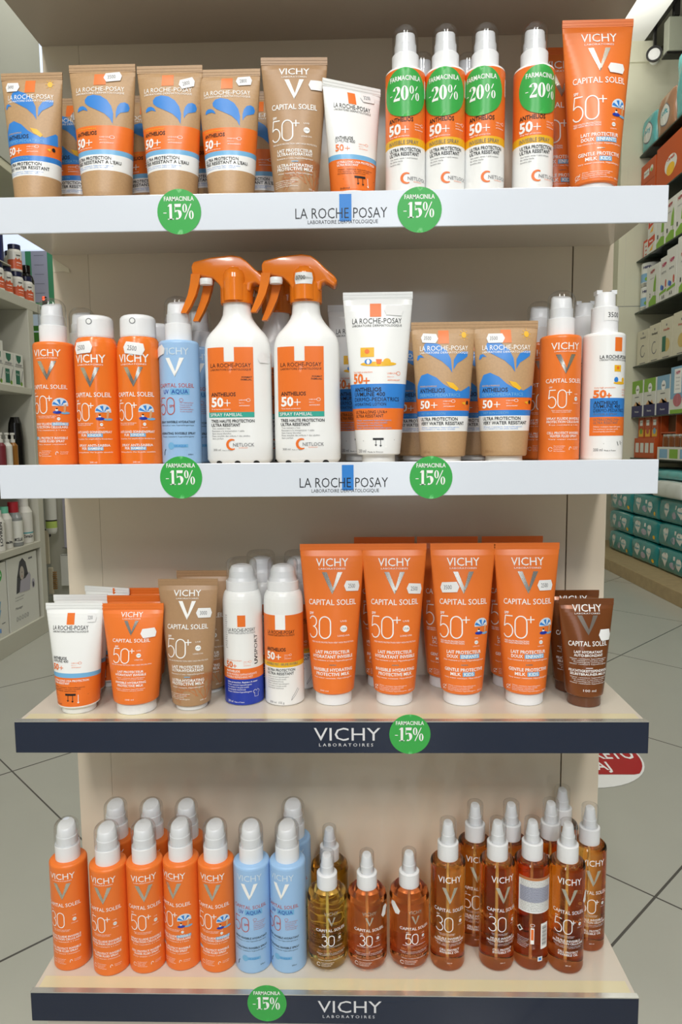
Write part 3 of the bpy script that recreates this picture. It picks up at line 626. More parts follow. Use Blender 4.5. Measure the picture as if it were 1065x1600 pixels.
# orange and white mist aerosol
A = Art(); A.rect(-9, 5, 108, 129, m_wprint); A.T('LA ROCHE-POSAY', -2, 102, 4.8, 40, m_black); A.T('LABORATOIRE DERMATOLOGIQUE', -2, 99, 2.2, 40, m_black)
A.T('ANTHELIOS', -24, 78, 4.6, 29, m_black, 'L', .02); A.T('50', -24, 66, 10, 14, m_wprint, 'L', .035); plus(A, -5, 70, 3.6, 1.2, m_wprint); uva(A, 3, 72, 1.2, m_wprint)
A.T('INVISIBLE MIST / BRUME INVISIBLE', -25, 58, 3.2, 48, m_gray, 'L'); A.T('ULTRA PROTECTION', -24, 49.5, 3.6, 42, m_black, 'L', .015); A.T('ULTRA RESISTANT', -24, 44.5, 3.6, 40, m_black, 'L', .015); A.lines(-23, 41, 32, 6, m_gray, 3.2, 1.8, 'L')
A.T('200 ml  155 g', -20, 4, 2.8, 22, m_gray, 'L'); A.rib([(12, 8), (18, 14), (24, 22), (22, 24), (17, 17), (13, 12), (12, 8)], .5, m_gray)
aerosol_kind('aeromist', .0275, .203, .140, .160, A, m_white, [(.062, .128, m_print_or), (.055, .062, m_yel)], clear=True)

# white and orange invisible spray
def netlock(A, u, v, k):
    A.rib(arc(u, v + k * .5, k * .62, k * .62, 60, 300, 14), [k * .12 + k * .22 * math.sin(PI * i / 14) for i in range(15)], m_print_or); A.T('NETLOCK', u + k * .1, v + k * .25, k * .42, k * 2.7, m_gray, 'L'); A.T('TECHNOLOGY', u + k * .8, v, k * .14, k * 1.2, m_print_or, 'L')
A = Art(); A.T('ANTHELIOS', -24, 80, 5.2, 32, m_black, 'L', .018); A.T('50', -24, 65, 12, 17, m_wprint, 'L', .035); plus(A, -2, 70, 4.4, 1, m_wprint); A.T('Very high protection', -23, 61.5, 1.8, 26, m_wprint, 'L'); uva(A, 10, 76, 1.6, m_wprint)
A.T('INVISIBLE SPRAY', -24, 52, 5, 39, m_gray, 'L', 0.0); A.T('ULTRA PROTECTION', -23, 43.5, 4.2, 42, m_black, 'L', .018); A.T('ULTRA RESISTANT', -23, 38, 4.2, 39, m_black, 'L', .018)
A.T('Very water, sweat + sand resistant', -22, 34, 2, 36, m_gray, 'L'); A.T('No white marks', -22, 30.6, 2, 17, m_gray, 'L'); A.T('Sensitive skin', -22, 27.2, 2, 14, m_gray, 'L'); netlock(A, 0, 5, 10)
A.p = [([(a, 15 + .94 * b) for a, b in vs], fs, m, lay) for vs, fs, m, lay in A.p]
A.rect(27, 31, 122, 142, m_wprint)
spray_kind('invspray', .0246, .155, A, m_white, [(.0715, .151, m_print_or), (.0625, .0715, m_yel)], collar=(.0165, .020), cap=(.0158, .035), pumpr=.0135)

# white children spray with bare pump
A = Art(); A.rect(5, 16, 136, 153, m_print_or); A.T('LA ROCHE-POSAY', 8, 127, 4.2, 42, m_black, bold=.01); A.T('LABORATOIRE DERMATOLOGIQUE', 8, 124.4, 1.8, 42, m_black); A.rect(5, 15, 111, 119, m_yel); A.disc(10, 115.5, 2, 2, m_print_or, 2)
A.disc(14, 97, 10, 1.8, m_yel); A.disc(8, 101, 3, 3.4, m_blue); A.disc(20, 101, 3, 3, m_yel); A.T('Very high protection', -19, 90.5, 1.8, 26, m_print_or, 'L'); A.T('50', -20, 79, 9, 16, m_print_or, 'L', .04); plus(A, -1, 81.5, 3, 1.6, m_print_or); uva(A, 18, 88, 1.6, m_print_or)
A.rect(-24, 40, 55, 78.5, m_blue); A.rect(-24, 40, 31.5, 55, m_print_or); A.T('ANTHELIOS', -19, 70.5, 4, 30, m_black, 'L', .02); A.T('UVMUNE 400', -19, 66, 4, 34, m_black, 'L', .01); A.T('DERMO-PEDIATRICS', -19, 61, 4, 42, m_black, 'L'); A.T('INVISIBLE SPRAY', -19, 57, 2.8, 30, m_gray, 'L')
A.T('ULTRA-LONG UVA+', -19, 50, 3.2, 33, m_gray, 'L'); A.T('ULTRA RESISTANT', -19, 46, 3.2, 31, m_gray, 'L'); A.lines(-19, 42, 36, 3, m_wprint, 3, 1.5, 'L'); A.T('200 ml', -18, 12, 3.6, 11, m_gray, 'L'); A.T('Made in France', -5, 12, 1.8, 15, m_black, 'L'); A.rib([(-6, 21.5), (22, 22.5)], .6, m_black); A.rib([(12, 24), (14, 19)], .8, m_black); A.rib([(17, 25), (19, 20)], .8, m_black)
spray_kind('whitespray', .0262, .160, A, m_white, collar=(.0165, .033), cap=(.013, .020), pumpr=.0128, clear=False, notch=True)

# short oil bottles
def short_art(num, name, m_t=None):
    A = Art(); A.T('VICHY', 0, 87, 5, 20, m_silver, bold=.004); vlogo(A, 0, 84, 71, 12, m_silver); A.T('CAPITAL SOLEIL', 0, 63, 4, 45, m_wprint, bold=.01)
    A.T('SPF', -11, 58.5, 1.8, 4.5, m_wprint); thin_num(A, num, -14, 42, 15, 19, m_wprint, 1.2); vichy_uva(A, 12, 52, 2.2); A.T('HAUTE PROTECTION HIGH PROTECTION', -1, 39.5, 1.3, 34, m_wprint)
    A.T(name[0], 0, 33, 3, 40, m_gray if m_t is None else m_t, bold=.012); A.lines(0, 30, 44, 2, m_wprint, 2.1, 1.4); A.T(name[1], 0, 23, 3, 42, m_gray if m_t is None else m_t, bold=.012); A.lines(0, 20, 40, 1, m_wprint, 2.1, 1.4)
    A.rib(arc(-19, 14, 2.6, 2.4, 20, 330), .6, m_wprint); A.lines(-15, 16, 18, 3, m_wprint, 2.2, 1.4, 'L'); return A
for key, num, nm, m1, m2 in (('shortyellow', '30', ('EAU DE PROTECTION', 'SOLAR PROTECTIVE WATER'), m_yoil, m_yoil2), ('shortorange30', '30', ('EAU DE PROTECTION', 'SOLAR PROTECTIVE WATER'), m_amberb, m_amber2), ('shortorange50', '50', ('EAU DE PROTECTION', 'SOLAR PROTECTIVE WATER'), m_amberb, m_amber2)):
    spray_kind(key, .0285, .114, short_art(num, nm, m_coral), m1, [(.0005, .030, m2)], collar=(.0145, .021), cap=(.0105, .031), pumpr=.0095, liquid=True, smallneck=True)
# tall oil bottles
def oil_art(num):
    A = Art(); A.T('VICHY', 0, 134, 9, 34, m_wprint, bold=.002); vlogo(A, 0, 127, 103, 22, m_silver); A.T('CAPITAL SOLEIL', 0, 91, 5, 46, m_wprint, bold=.004); A.T('SPF', -17, 85, 2, 4.5, m_wprint); thin_num(A, num, -20, 62, 21, 26, m_wprint, 1.2)
    if num == '50': plus(A, 6, 79, 3.2, 1, m_wprint)
    vichy_uva(A, 16, 76, 2.4); A.lines(-4, 58, 24, 2, m_wprint, 1.9, 1.2)
    for t, v, w_ in (('HUILE INVISIBLE', 50, 34), ('PROTECTION CELLULAIRE', 46, 45), ('CELL PROTECT', 33, 28), ('INVISIBLE OIL', 29, 28)): A.T(t, 0, v, 3, w_, m_wprint, bold=.015)
    A.lines(0, 43, 42, 2, m_wprint, 2, 1.2); A.T('200 ml', 0, 14, 1.6, 7, m_wprint); return A
spray_kind('oil30', .0246, .158, oil_art('30'), m_amber, [(.0005, .024, m_amber2)], collar=(.0147, .024), cap=(.0118, .033), pumpr=.0095, liquid=True)
spray_kind('oil50', .0246, .158, oil_art('50'), m_amber, [(.0005, .024, m_amber2)], collar=(.0147, .024), cap=(.0118, .033), pumpr=.0095, liquid=True)
A = Art(); A.rect(-25, 25, 88, 140, m_white); A.rect(-25, 25, 136, 140, m_coral, 2); A.rect(-23, 23, 104, 126, m_lavl, 2)
for i in range(19): A.T(('Use liberally before exposure to the sun and reapply often', 'Avoid the eyes. Keep away from heat and open flame', 'Shake before use. Not for infants. Sun exposure is a risk')[i % 3], 0, 134 - i * 2.4, 1.3, 44 - (i % 3), m_black, bold=0, lay=3)
A.rect(8, 20, 34, 72, m_wprint, 2)
for i in range(16): A.rect(10, 18, 39 + i * 1.9, 39 + i * 1.9 + (.6, 1.1, .8)[i % 3], m_black, 3)
A.poly([(-22, 66), (-17, 61), (-22, 56), (-27, 61)], m_wprint, 2); A.poly([(-22, 64), (-19, 61), (-22, 58), (-25, 61)], m_black, 3); A.rib([(-4, 66), (-4, 42)], 5, m_wprint); A.rib([(-4, 64), (-4, 48)], 3.4, m_print_or, 3); A.rib(arc(-4, 70, 3, 2, 0, 360), .6, m_wprint); A.lines(-26, 48, 18, 6, m_wprint, 2.6, 1.4, 'L'); A.rect(4, 11, 16, 23, m_white, 2); A.rect(5.5, 9.5, 17.5, 21.5, m_blue, 3)
spray_kind('oilback', .0246, .158, A, m_amberb, [(.0005, .018, m_amber2)], collar=(.0147, .024), cap=(.0118, .033), pumpr=.0095, liquid=True)

# ------------------------------------------------------------------ trigger spray
def trigger_kind():
    root = empty('trigger_spray_bottle')
    P = [(0, .036, .021), (.0015, .0395, .0235), (.006, .0425, .026), (.03, .0428, .0262), (.09, .0425, .0262), (.142, .0425, .0262), (.152, .0418, .0258), (.160, .0395, .025), (.166, .036, .0238), (.172, .0305, .022), (.178, .0253, .020), (.184, .0212, .0185), (.190, .0187, .0175), (.197, .0177, .0172), (.207, .0175, .0172)]
    def ab(v):
        for i in range(len(P) - 1):
            a, b = P[i], P[i + 1]
            if a[0] <= v <= b[0]: t = (v - a[0]) / (b[0] - a[0]); return a[1] + t * (b[1] - a[1]), a[2] + t * (b[2] - a[2])
        return P[-1][1:]
    def ell(a, b, th, e): c, s_ = math.cos(th), math.sin(th); return (a * math.copysign(abs(c) ** e, c), b * math.copysign(abs(s_) ** e, s_))
    g = G(); n = 64; rings = []
    for z, a, b in P:
        e = .72 if z < .16 else .72 + .28 * min(1, (z - .16) / .03); rings += [(*ell(a, b, 2 * PI * k / n, e), z) for k in range(n)]
    g.add(rings, [(i * n + k, i * n + (k + 1) % n, (i + 1) * n + (k + 1) % n, (i + 1) * n + k) for i in range(len(P) - 1) for k in range(n)], m_white, True); g.add(rings[:n], [tuple(range(n))[::-1]], m_white)
    def Sf(u, v, off):
        a, b = ab(v); x = max(-.99, min(.99, u / a)); c = abs(x) ** (1 / .72); s_ = math.sqrt(max(0, 1 - c * c)) ** .72
        return (x * a, -b * s_ - off * 1.2, v)
    A = Art()
    A.poly([(-36, 66), (23, 66), (23, 147), (-1, 147), (-1, 129), (-14, 129), (-14, 147), (-36, 147)], m_print_or, 1, 3)
    A.T('LA ROCHE-POSAY', -32, 122, 5, 52, m_black, 'L'); A.T('LABORATOIRE DERMATOLOGIQUE', -32, 118, 2.4, 52, m_black, 'L'); A.T('FORMAT', 21, 108.5, 2, 13, m_black, 'R', .015); A.T('FAMILIAL', 21, 105.5, 2, 14, m_black, 'R', .015)
    A.T('ANTHELIOS', -32, 86, 4.6, 32, m_black, 'L', .02); A.T('50', -32, 73, 11, 16, m_wprint, 'L', .035); plus(A, -11, 77.5, 4.2, 1, m_wprint); A.T('Tres haute protection', -32, 69, 1.6, 25, m_wprint, 'L'); uva(A, 4, 80, 1.7, m_wprint)
    A.rect(-36, 23, 59.5, 66, m_teal, 1); A.T('SPRAY FAMILIAL', -34, 60.8, 4, 42, m_wprint, 'L', 0); A.T('TRES HAUTE PROTECTION', -33, 53, 3.6, 56, m_black, 'L', .018); A.T('ULTRA RESISTANT', -33, 48, 3.6, 38, m_black, 'L', .018)
    for i, (t, w_) in enumerate((("Tres resistant a l'eau", 24), ('Resistant a la transpiration + sable', 42), ('Sans traces blanches', 25), ('Peau sensible des enfants + des adultes', 49), ('Sans parfum', 15))): A.T(t, -32, 44.5 - i * 3.2, 2, w_, m_gray, 'L')
    netlock(A, -6, 20, 10); A.T('300 ml', -31, 17, 2.6, 10, m_gray, 'L'); A.T('Made in France', -19, 17, 1.3, 13, m_gray, 'L')
    for u in (-24, 0, 24): A.poly(arc(u, 1.2, 4, 3.2, 0, 180, 10), m_dark, 2)
    wrap(g, A, Sf, .0002, .00015); g.build('bottle', root)
    h = G(); lathe(h, [(.0205, .204), (.0208, .206), (.0208, .226), (.018, .232)], m_trig, 40)
    prof = [(-.054, .238), (-.055, .250), (-.052, .2555), (-.030, .2605), (-.004, .2630), (.008, .2610), (.016, .2550), (.026, .2450), (.038, .2350), (.041, .2290), (.037, .2220), (.026, .2290), (.021, .2270), (.020, .2180), (-.016, .2180), (-.020, .2270), (-.028, .2350), (-.044, .2380)]
    bm = bmesh.new(); f = bm.faces.new([bm.verts.new((x, -.0135, z)) for x, z in prof]); r = bmesh.ops.extrude_face_region(bm, geom=[f])
    for e in r['geom']:
        if isinstance(e, bmesh.types.BMVert): e.co.y = .0135
    bmesh.ops.recalc_face_normals(bm, faces=bm.faces[:]); bmesh.ops.bevel(bm, geom=bm.edges[:], offset=.0026, segments=3, affect='EDGES', profile=.5, clamp_overlap=True); bm.verts.index_update()
    h.add([v.co.copy() for v in bm.verts], [[v.index for v in f.verts] for f in bm.faces], m_trig, True); bm.free()
    # raised capsule boss on the side
    lathe(h, [(.0145, .206), (.0146, .234)] + [(.0146 * math.cos(R(a)), .234 + .0156 * math.sin(R(a))) for a in (20, 40, 60, 80)], m_trig, 30, cx=-.001, cy=-.0095)
    h.build('spray_head', root)
    for k, (pts, y0) in enumerate((([(-.049, .240), (-.051, .228), (-.055, .214), (-.061, .201), (-.066, .192)], -.010), ([(-.036, .236), (-.038, .224), (-.042, .210), (-.048, .196), (-.054, .184)], .004))):
        t = G(); L = []
        for (x, z), ww in zip(pts, (.006, .0055, .005, .0045, .0035)):
            L += [(x - ww, y0 - .005, z), (x + ww, y0 - .005, z), (x + ww, y0 + .005, z), (x - ww, y0 + .005, z)]
        fs = [(4 * i + a, 4 * i + (a + 1) % 4, 4 * i + 4 + (a + 1) % 4, 4 * i + 4 + a) for i in range(4) for a in range(4)] + [(0, 1, 2, 3), (16, 17, 18, 19)]
        t.add(L, fs, m_trig, False); t.build('trigger_lever' if k == 0 else 'inner_lever', root)
    nz = G(); lathe(nz, [(.0001, -.0042), (.008, -.0038), (.0086, 0), (.008, .0038), (.0001, .0042)], m_white, 24, cx=-.037, cy=-.010, cz=.231, sy=.75); nz.build('nozzle', root)
    KINDS['trigger'] = (root, Sf); root['_new'] = 1
trigger_kind()

# ------------------------------------------------------------------ placing
GROUPN = {'splash': 'sunscreen tubes', }
def sticker(root, Sf, u, v, rot=0, txt='3500', w=24, h=12, off=.0011, faint=False):
    A = Art(); c, s_ = math.cos(R(rot)), math.sin(R(rot))
    pts = [(-w / 2, 0), (-w / 2 + 3, h / 2), (w / 2 - 3, h / 2), (w / 2, 0), (w / 2 - 3, -h / 2), (-w / 2 + 3, -h / 2)]
    A.poly([(u + x * c - y * s_, v + x * s_ + y * c) for x, y in pts], m_stick, 0, 3)
    A.T(txt, u - 2 * c + h * .2 * s_, v - 2 * s_ - h * .2 * c, h * .4, w * .42, m_gray, rot=rot, lay=1)
    g = G(); wrap(g, A, Sf, off, .00012); return g.build('price_sticker', root)
def place(key, x, y, z, label, group, rz=0, st=(), sc=1.0, disc=None, tilt=0):
    root, Sf = KINDS[key]
    if root.get('_new'): r = root; del r['_new']; r['_kids'] = len(root.children)
    else:
        r = root.copy(); COL.objects.link(r)
        for ch in BASE[key]:
            c = ch.copy(); COL.objects.link(c); c.parent = r
    if key not in BASE: BASE[key] = list(root.children)
    r.location = (x, y, z); r.rotation_euler = (0, R(tilt), R(rz)); r.scale = (sc, sc, sc)
    r['label'] = label; r['category'] = CATS[r.name.split('.')[0]]; r['group'] = group
    for s_ in st: sticker(r, Sf, *s_)
    if disc:
        g = G(); A = discount_art('20', 1.06); A.p = [([(a + disc, b + 123.5) for a, b in vs], fs, m, lay) for vs, fs, m, lay in A.p]
        wrap(g, A, Sf, .0008, .00012); d = g.build('discount_sticker', r); d['label'] = 'round green minus 20 percent sticker'
    return r
BASE = {}
CATS = {'sunscreen_tube': 'tube', 'spray_bottle': 'spray bottle', 'aerosol_can': 'aerosol can', 'trigger_spray_bottle': 'spray bottle'}
Z1, Z2, Z3, Z4 = .3191, -.002, -.337, -.720
GA, GB, GC, GD, GE, GF = 'kraft tubes on the top shelf', 'invisible spray bottles on the top shelf', 'second shelf bottles and tubes', 'third shelf tubes', 'bottom shelf spray bottles', 'third shelf aerosol cans'
# --- top shelf
place('kidskraft', -.362, .040, Z1, 'brown tube with blue wave print, front left end of top shelf', 'wave print brown tubes', st=[(-26, 158, -2, '3490')], sc=.94)
place('kidskraft', -.338, .105, Z1, 'brown tube with blue wave print standing behind, left end of top shelf', 'wave print brown tubes', sc=.94, st=[(12, 150, 0)])
place('splash', -.273, .040, Z1, 'brown tube with blue splash, second from left on top shelf', 'splash print brown tubes', st=[(15, 158, 6, '3500')])
place('splash', -.189, .041, Z1, 'brown tube with blue splash, middle one of three on top shelf', 'splash print brown tubes', st=[(24, 151, 14, '2800')], sc=.985)
place('splash', -.116, .042, Z1, 'brown tube with blue splash left of the coral printed tube, top shelf', 'splash print brown tubes', st=[(22, 158, 5, '2800')], sc=.955)
place('splash', -.240, .118, Z1, 'brown splash tube behind, between the first two splash tubes', 'splash print brown tubes', st=[(15, 150, 0)])
place('splash', -.155, .105, Z1, 'brown splash tube behind, between the second and third splash tubes', 'splash print brown tubes')
place('splash', -.088, .118, Z1, 'brown splash tube behind the coral printed tube of the top shelf', 'splash print brown tubes')
place('coralmilk', -.034, .040, Z1, 'tan tube with white lettering and coral drawing, front of top shelf', 'coral print tan tubes', st=[(29, 142, 0, '')], rz=2)
place('coralmilk', -.058, .120, Z1, 'tan tube with coral drawing half hidden at the back, top shelf', 'coral print tan tubes')
place('whitetube', .037, .044, Z1, 'white tube with orange lower half turned sideways on the top shelf', 'white and orange small tubes', rz=24, st=[(20, 132, 4, '3200')])
for k, (x, d, lb, rz) in enumerate(((.103, -2, 'white and orange spray with round green sticker, leftmost of four', 0), (.152, -5, 'white and orange spray with round green sticker, second of four', 0), (.2005, -9, 'white and orange spray with round green sticker, third of four', 0), (.2605, 3, 'white and orange spray with green sticker standing apart beside the orange tubes', 2))):
    place('invspray', x, .040, Z1, lb, GB, rz=rz, disc=d)
place('invspray', .129, .100, Z1, 'white spray bottle behind, between the first and second stickered sprays', GB)
place('invspray', .189, .103, Z1, 'white spray bottle behind, between the second and third stickered sprays', GB)
place('milkkids', .312, .115, Z1, 'large orange children tube standing behind, right end of top shelf', 'large orange tubes', sc=1.0)
place('milkkids', .337, .042, Z1, 'large orange tube with parasol picture in front, right end of top shelf', 'large orange tubes', st=[(21, 158, -4, '')], sc=.965)
# --- second shelf
place('spraykids', -.354, .045, Z2, 'orange children spray bottle at the left end of the second shelf', 'orange spray bottles')
place('spraykids', -.340, .108, Z2, 'spray bottle behind the leftmost one on the second shelf', 'orange spray bottles')
place('aerokids', -.298, .045, Z2, 'orange aerosol can beside the leftmost spray bottle, second shelf', 'orange aerosol cans', st=[(-8, 149, 4, '2500', 26, 15)])
place('aerokids', -.2425, .045, Z2, 'orange aerosol can next to the pale blue bottle, second shelf', 'orange aerosol cans', st=[(2, 147, -8, '2500', 27, 15)])
place('aerokids', -.238, .112, Z2, 'orange aerosol can half hidden at the back of the second shelf', 'orange aerosol cans')
place('sprayaqua', -.190, .045, Z2, 'pale blue spray bottle in front on the second shelf', 'pale blue spray bottles', st=[(-24, 144, 14, '')])
place('sprayaqua', -.178, .110, Z2, 'pale blue spray bottle half hidden behind the other, second shelf', 'pale blue spray bottles')
place('trigger', -.113, .045, Z2, 'white bottle with orange trigger head, left of the front pair', 'trigger spray bottles', rz=0, st=[(36, 134, 0, '', 16, 13)])
place('trigger', -.024, .045, Z2, 'white bottle with orange trigger head, right of the front pair', 'trigger spray bottles')
place('trigger', -.070, .118, Z2, 'white trigger bottle standing behind, between the front pair', 'trigger spray bottles')
r_ = KINDS['trigger'][0]
g_ = G(); A_ = Art(); A_.poly([(-13, 0), (-11, 7), (11, 7), (13, 0), (11, -7), (-11, -7)], m_stick, 0); A_.T('3700', -4, -2, 5, 12, m_black, lay=1); sf_ = cyl_S(lambda v: .0146); wrap(g_, A_, lambda u, v, o_: (lambda p: (p[0] - .001, p[1] - .0095, p[2]))(sf_(u, v + .231, o_)), .0004, .0001)
tr2 = [o for o in bpy.data.objects if o.get('label', '').startswith('white bottle with orange trigger head, right')][0]; g_.build('price_sticker', tr2)
place('whitekids', .068, .045, Z2, 'large white children tube in front on the second shelf', 'large white tubes', st=[(21, 193, -3, '', 27, 13)])
place('whitekids', .045, .125, Z2, 'large white children tube half hidden behind the other', 'large white tubes')
place('kidskraft', .1515, .042, Z2, 'brown wave tube next to the large white tube, second shelf', 'wave print brown tubes', st=[(-19, 157, -4, '3500')])
place('kidskraft', .2305, .042, Z2, 'brown wave tube next to the orange spray bottle, second shelf', 'wave print brown tubes', st=[(-14, 156, 0, '3500')])
place('kidskraft', .128, .118, Z2, 'brown wave tube behind, beside the large white tubes', 'wave print brown tubes')
place('kidskraft', .208, .118, Z2, 'brown wave tube behind, between the two front wave tubes', 'wave print brown tubes')
place('spray50', .3015, .045, Z2, 'orange spray bottle near the right end of the second shelf', 'orange spray bottles', rz=0)
place('spray50', .292, .112, Z2, 'orange spray bottle behind, near the right end of the second shelf', 'orange spray bottles')
place('whitespray', .3565, .045, Z2, 'white spray bottle without overcap at the right end of second shelf', 'white children spray bottles', rz=0)
ws = bpy.data.objects.get('spray_bottle.001')
place('whitespray', .352, .112, Z2, 'white spray bottle half hidden at the right end of second shelf', 'white children spray bottles')
# --- third shelf
place('whitetube', -.3455, .049, Z3, 'white tube with orange lower half, front left end of third shelf', 'white and orange small tubes', st=[(26, 129, 0, '3200', 18, 12)])
place('whitetube', -.3575, .100, Z3, 'white tube directly behind the front left one, third shelf', 'white and orange small tubes')
place('whitetube', -.3385, .152, Z3, 'rearmost white tube at the left of the third shelf', 'white and orange small tubes', rz=-16)
place('smallorange', -.2655, .049, Z3, 'small orange tube in front beside the white tube, third shelf', 'small orange tubes', st=[(24, 109, 4, '')])
place('smallorange', -.2765, .098, Z3, 'small orange tube, middle one of three behind each other', 'small orange tubes')
place('smallorange', -.286, .148, Z3, 'small orange tube, rearmost of three behind each other', 'small orange tubes')
place('coralmilk', -.192, .060, Z3, 'tan tube with coral drawing in front, third shelf', 'coral print tan tubes', st=[(24, 133, -1, '3000', 25, 13)])
place('coralmilk', -.183, .122, Z3, 'tan tube with coral drawing standing behind, third shelf', 'coral print tan tubes')
place('aerosport', -.122, .082, Z3, 'white and royal blue aerosol can, front of third shelf', GF, rz=0)
place('aeromist', -.0645, .081, Z3, 'white and orange aerosol can in front, third shelf', GF, rz=0)
place('aerosport', -.104, .146, Z3, 'white aerosol can with clear cap behind the blue one', GF)
place('aeromist', -.048, .144, Z3, 'white and orange aerosol can with clear cap standing behind', GF)
place('milk30', .0045, .081, Z3, 'large orange tube marked 30, beside the aerosol cans', 'large orange tubes', st=[(29, 165, -2, '2500', 27, 14)])
place('milk50', .090, .080, Z3, 'large orange tube marked 50 plus without picture, third shelf', 'large orange tubes', st=[(29, 161, -4, '2500', 27, 14)])
place('milkkids', .184, .080, Z3, 'large orange tube with parasol, left one of the front pair on third shelf', 'large orange tubes', st=[(-19, 163, 3, '3500', 27, 14)])
place('milkkids', .2715, .080, Z3, 'large orange tube with parasol next to the bronze tubes', 'large orange tubes', st=[(24, 165, 0, '2500', 25, 14)])
place('milk50', .079, .146, Z3, 'large orange tube behind, left one of the rear row on third shelf', 'large orange tubes')
place('milkkids', .1715, .146, Z3, 'large orange tube behind, middle one of the rear row on third shelf', 'large orange tubes')
place('milkkids', .2665, .146, Z3, 'large orange tube behind, right one of the rear row on third shelf', 'large orange tubes')
place('bronze', .3515, .071, Z3, 'bronze brown tube in front, right end of third shelf', 'bronze tubes', st=[(24, 98, 0, '', 22, 15)])
place('bronze', .350, .124, Z3, 'bronze brown tube standing behind, right end of third shelf', 'bronze tubes')
# --- bottom shelf
place('spray30', -.3785, .062, Z4, 'orange spray bottle at the left end of the bottom shelf', 'orange spray bottles')
place('spray50', -.3175, .053, Z4, 'orange spray bottle second from left in the front row, bottom shelf', 'orange spray bottles')
place('spray50', -.2670, .058, Z4, 'orange spray bottle third from left in the front row, bottom shelf', 'orange spray bottles', rz=12)
place('spraykids', -.2165, .064, Z4, 'orange spray bottle with parasol, fourth from left, bottom shelf', 'orange spray bottles', rz=-14)
place('spraykids', -.1655, .061, Z4, 'orange spray bottle with parasol beside the pale blue ones, bottom shelf', 'orange spray bottles', rz=-3)
place('spray50', -.3270, .116, Z4, 'orange spray bottle in the rear row, leftmost, bottom shelf', 'orange spray bottles')
place('spray50', -.2730, .116, Z4, 'orange spray bottle in the rear row, middle of three, bottom shelf', 'orange spray bottles')
place('spray50', -.2200, .116, Z4, 'orange spray bottle in the rear row, rightmost of three, bottom shelf', 'orange spray bottles')
place('sprayaqua', -.1145, .060, Z4, 'pale blue spray bottle beside the orange ones, bottom shelf', 'pale blue spray bottles')
place('sprayaqua', -.0633, .061, Z4, 'pale blue spray bottle beside the yellow oil, bottom shelf', 'pale blue spray bottles', rz=-16)
place('sprayaqua', -.0600, .118, Z4, 'pale blue spray bottle standing behind, bottom shelf', 'pale blue spray bottles')
place('shortyellow', -.0075, .065, Z4, 'short yellow oil bottle in front, bottom shelf', 'short oil bottles', rz=14)
place('shortyellow', -.0065, .130, Z4, 'short yellow oil bottle standing behind the other', 'short oil bottles')
place('shortorange30', .0495, .066, Z4, 'short amber oil bottle marked 30, between the yellow one and another amber one', 'short oil bottles', rz=6, st=[(24, 88, 70, '', 18, 9)])
place('shortorange50', .110, .070, Z4, 'short amber oil bottle marked 50, beside the tall oil bottles', 'short oil bottles', rz=14, st=[(-30, 92, -50, '', 20, 10)])
place('oil30', .1645, .065, Z4, 'tall amber oil bottle marked 30 beside the short bottles', 'tall oil bottles')
place('oil30', .2345, .066, Z4, 'tall amber oil bottle marked 30, second in the front row', 'tall oil bottles', rz=10)
place('oilback', .2840, .068, Z4, 'tall amber bottle turned to show its white back label and barcode', 'tall oil bottles')
place('oil50', .3320, .062, Z4, 'tall amber oil bottle marked 50 plus, right end of front row', 'tall oil bottles', rz=-8, st=[(27, 112, 70, '', 18, 9)])
place('oil50', .2105, .112, Z4, 'tall dark amber bottle in the rear row, leftmost', 'tall oil bottles', rz=0)
place('oil30', .2640, .114, Z4, 'tall dark amber bottle in the rear row, second from left', 'tall oil bottles')
place('oil50', .3235, .118, Z4, 'tall dark amber bottle behind the right end of the front row', 'tall oil bottles')
place('oil30', .3520, .158, Z4, 'tall amber bottle at the very back right, against the panel', 'tall oil bottles')
place('oil50', .3765, .105, Z4, 'tall dark amber bottle in the rear row at the right edge', 'tall oil bottles', rz=-2)
g_ = G(); A_ = Art(); A_.poly([(-12, -7), (12, -7), (12, 7), (-12, 7)], m_stick, 0, 3); A_.T('3500', 0, -3, 6, 15, m_black, lay=1)
wr = [o for o in bpy.data.objects if o.get('label', '').startswith('white spray bottle without')][0]; sf_ = cyl_S(lambda v: .0165)
wrap(g_, A_, lambda u, v, o_: sf_(u + .006, v + .182, o_), .0004, .0002); g_.build('price_sticker', wr)
for k_, (r0, _) in KINDS.items():
    if r0.get('_new'):
        for c_ in list(r0.children): bpy.data.objects.remove(c_)
        bpy.data.objects.remove(r0)
for o in bpy.data.objects:
    if '_kids' in o: del o['_kids']
# ------------------------------------------------------------------ left shelving unit and its goods
def thing(name, label, cat, group=None, loc=(0, 0, 0)):
    o = bpy.data.objects.new(name, None); COL.objects.link(o); o.location = loc; o['label'] = label; o['category'] = cat
    if group: o['group'] = group
    return o
def tag(o, label, cat, group=None):
    o['label'] = label; o['category'] = cat
    if group: o['group'] = group
    return o
LX = -1.587
un = thing('shelving_unit', 'grey-beige open shelving unit along the left side of the shop', 'shelving', loc=(-1.8, 2.0, FZ))
def uk(g, name): o = g.build(name, un); o.location = (1.8, -2.0, -FZ)
g = G(); bbox(g, -2.02, LX, .6, 2.74, .694, .741, m_cab); uk(g, 'top_board')
g = G(); bbox(g, -2.02, LX, 2.596, 2.652, FZ, .694, m_cab); uk(g, 'end_panel')
g = G(); bbox(g, -2.02, LX, .6, .64, FZ, .694, m_cab); uk(g, 'end_panel')
for z0, z1 in ((.274, .306), (-.13, -.098), (-.497, -.465)): g = G(); bbox(g, -2.02, LX, .64, 2.596, z0, z1, m_cab); uk(g, 'shelf_board')
g = G(); bbox(g, -2.02, LX, .64, 2.596, FZ, -.858, m_cab); uk(g, 'plinth')
g = G(); box(g, -2.04, -2.02, .6, 2.652, FZ, .70, mat('shelf_back', (120, 118, 108), .7)); uk(g, 'back_board')
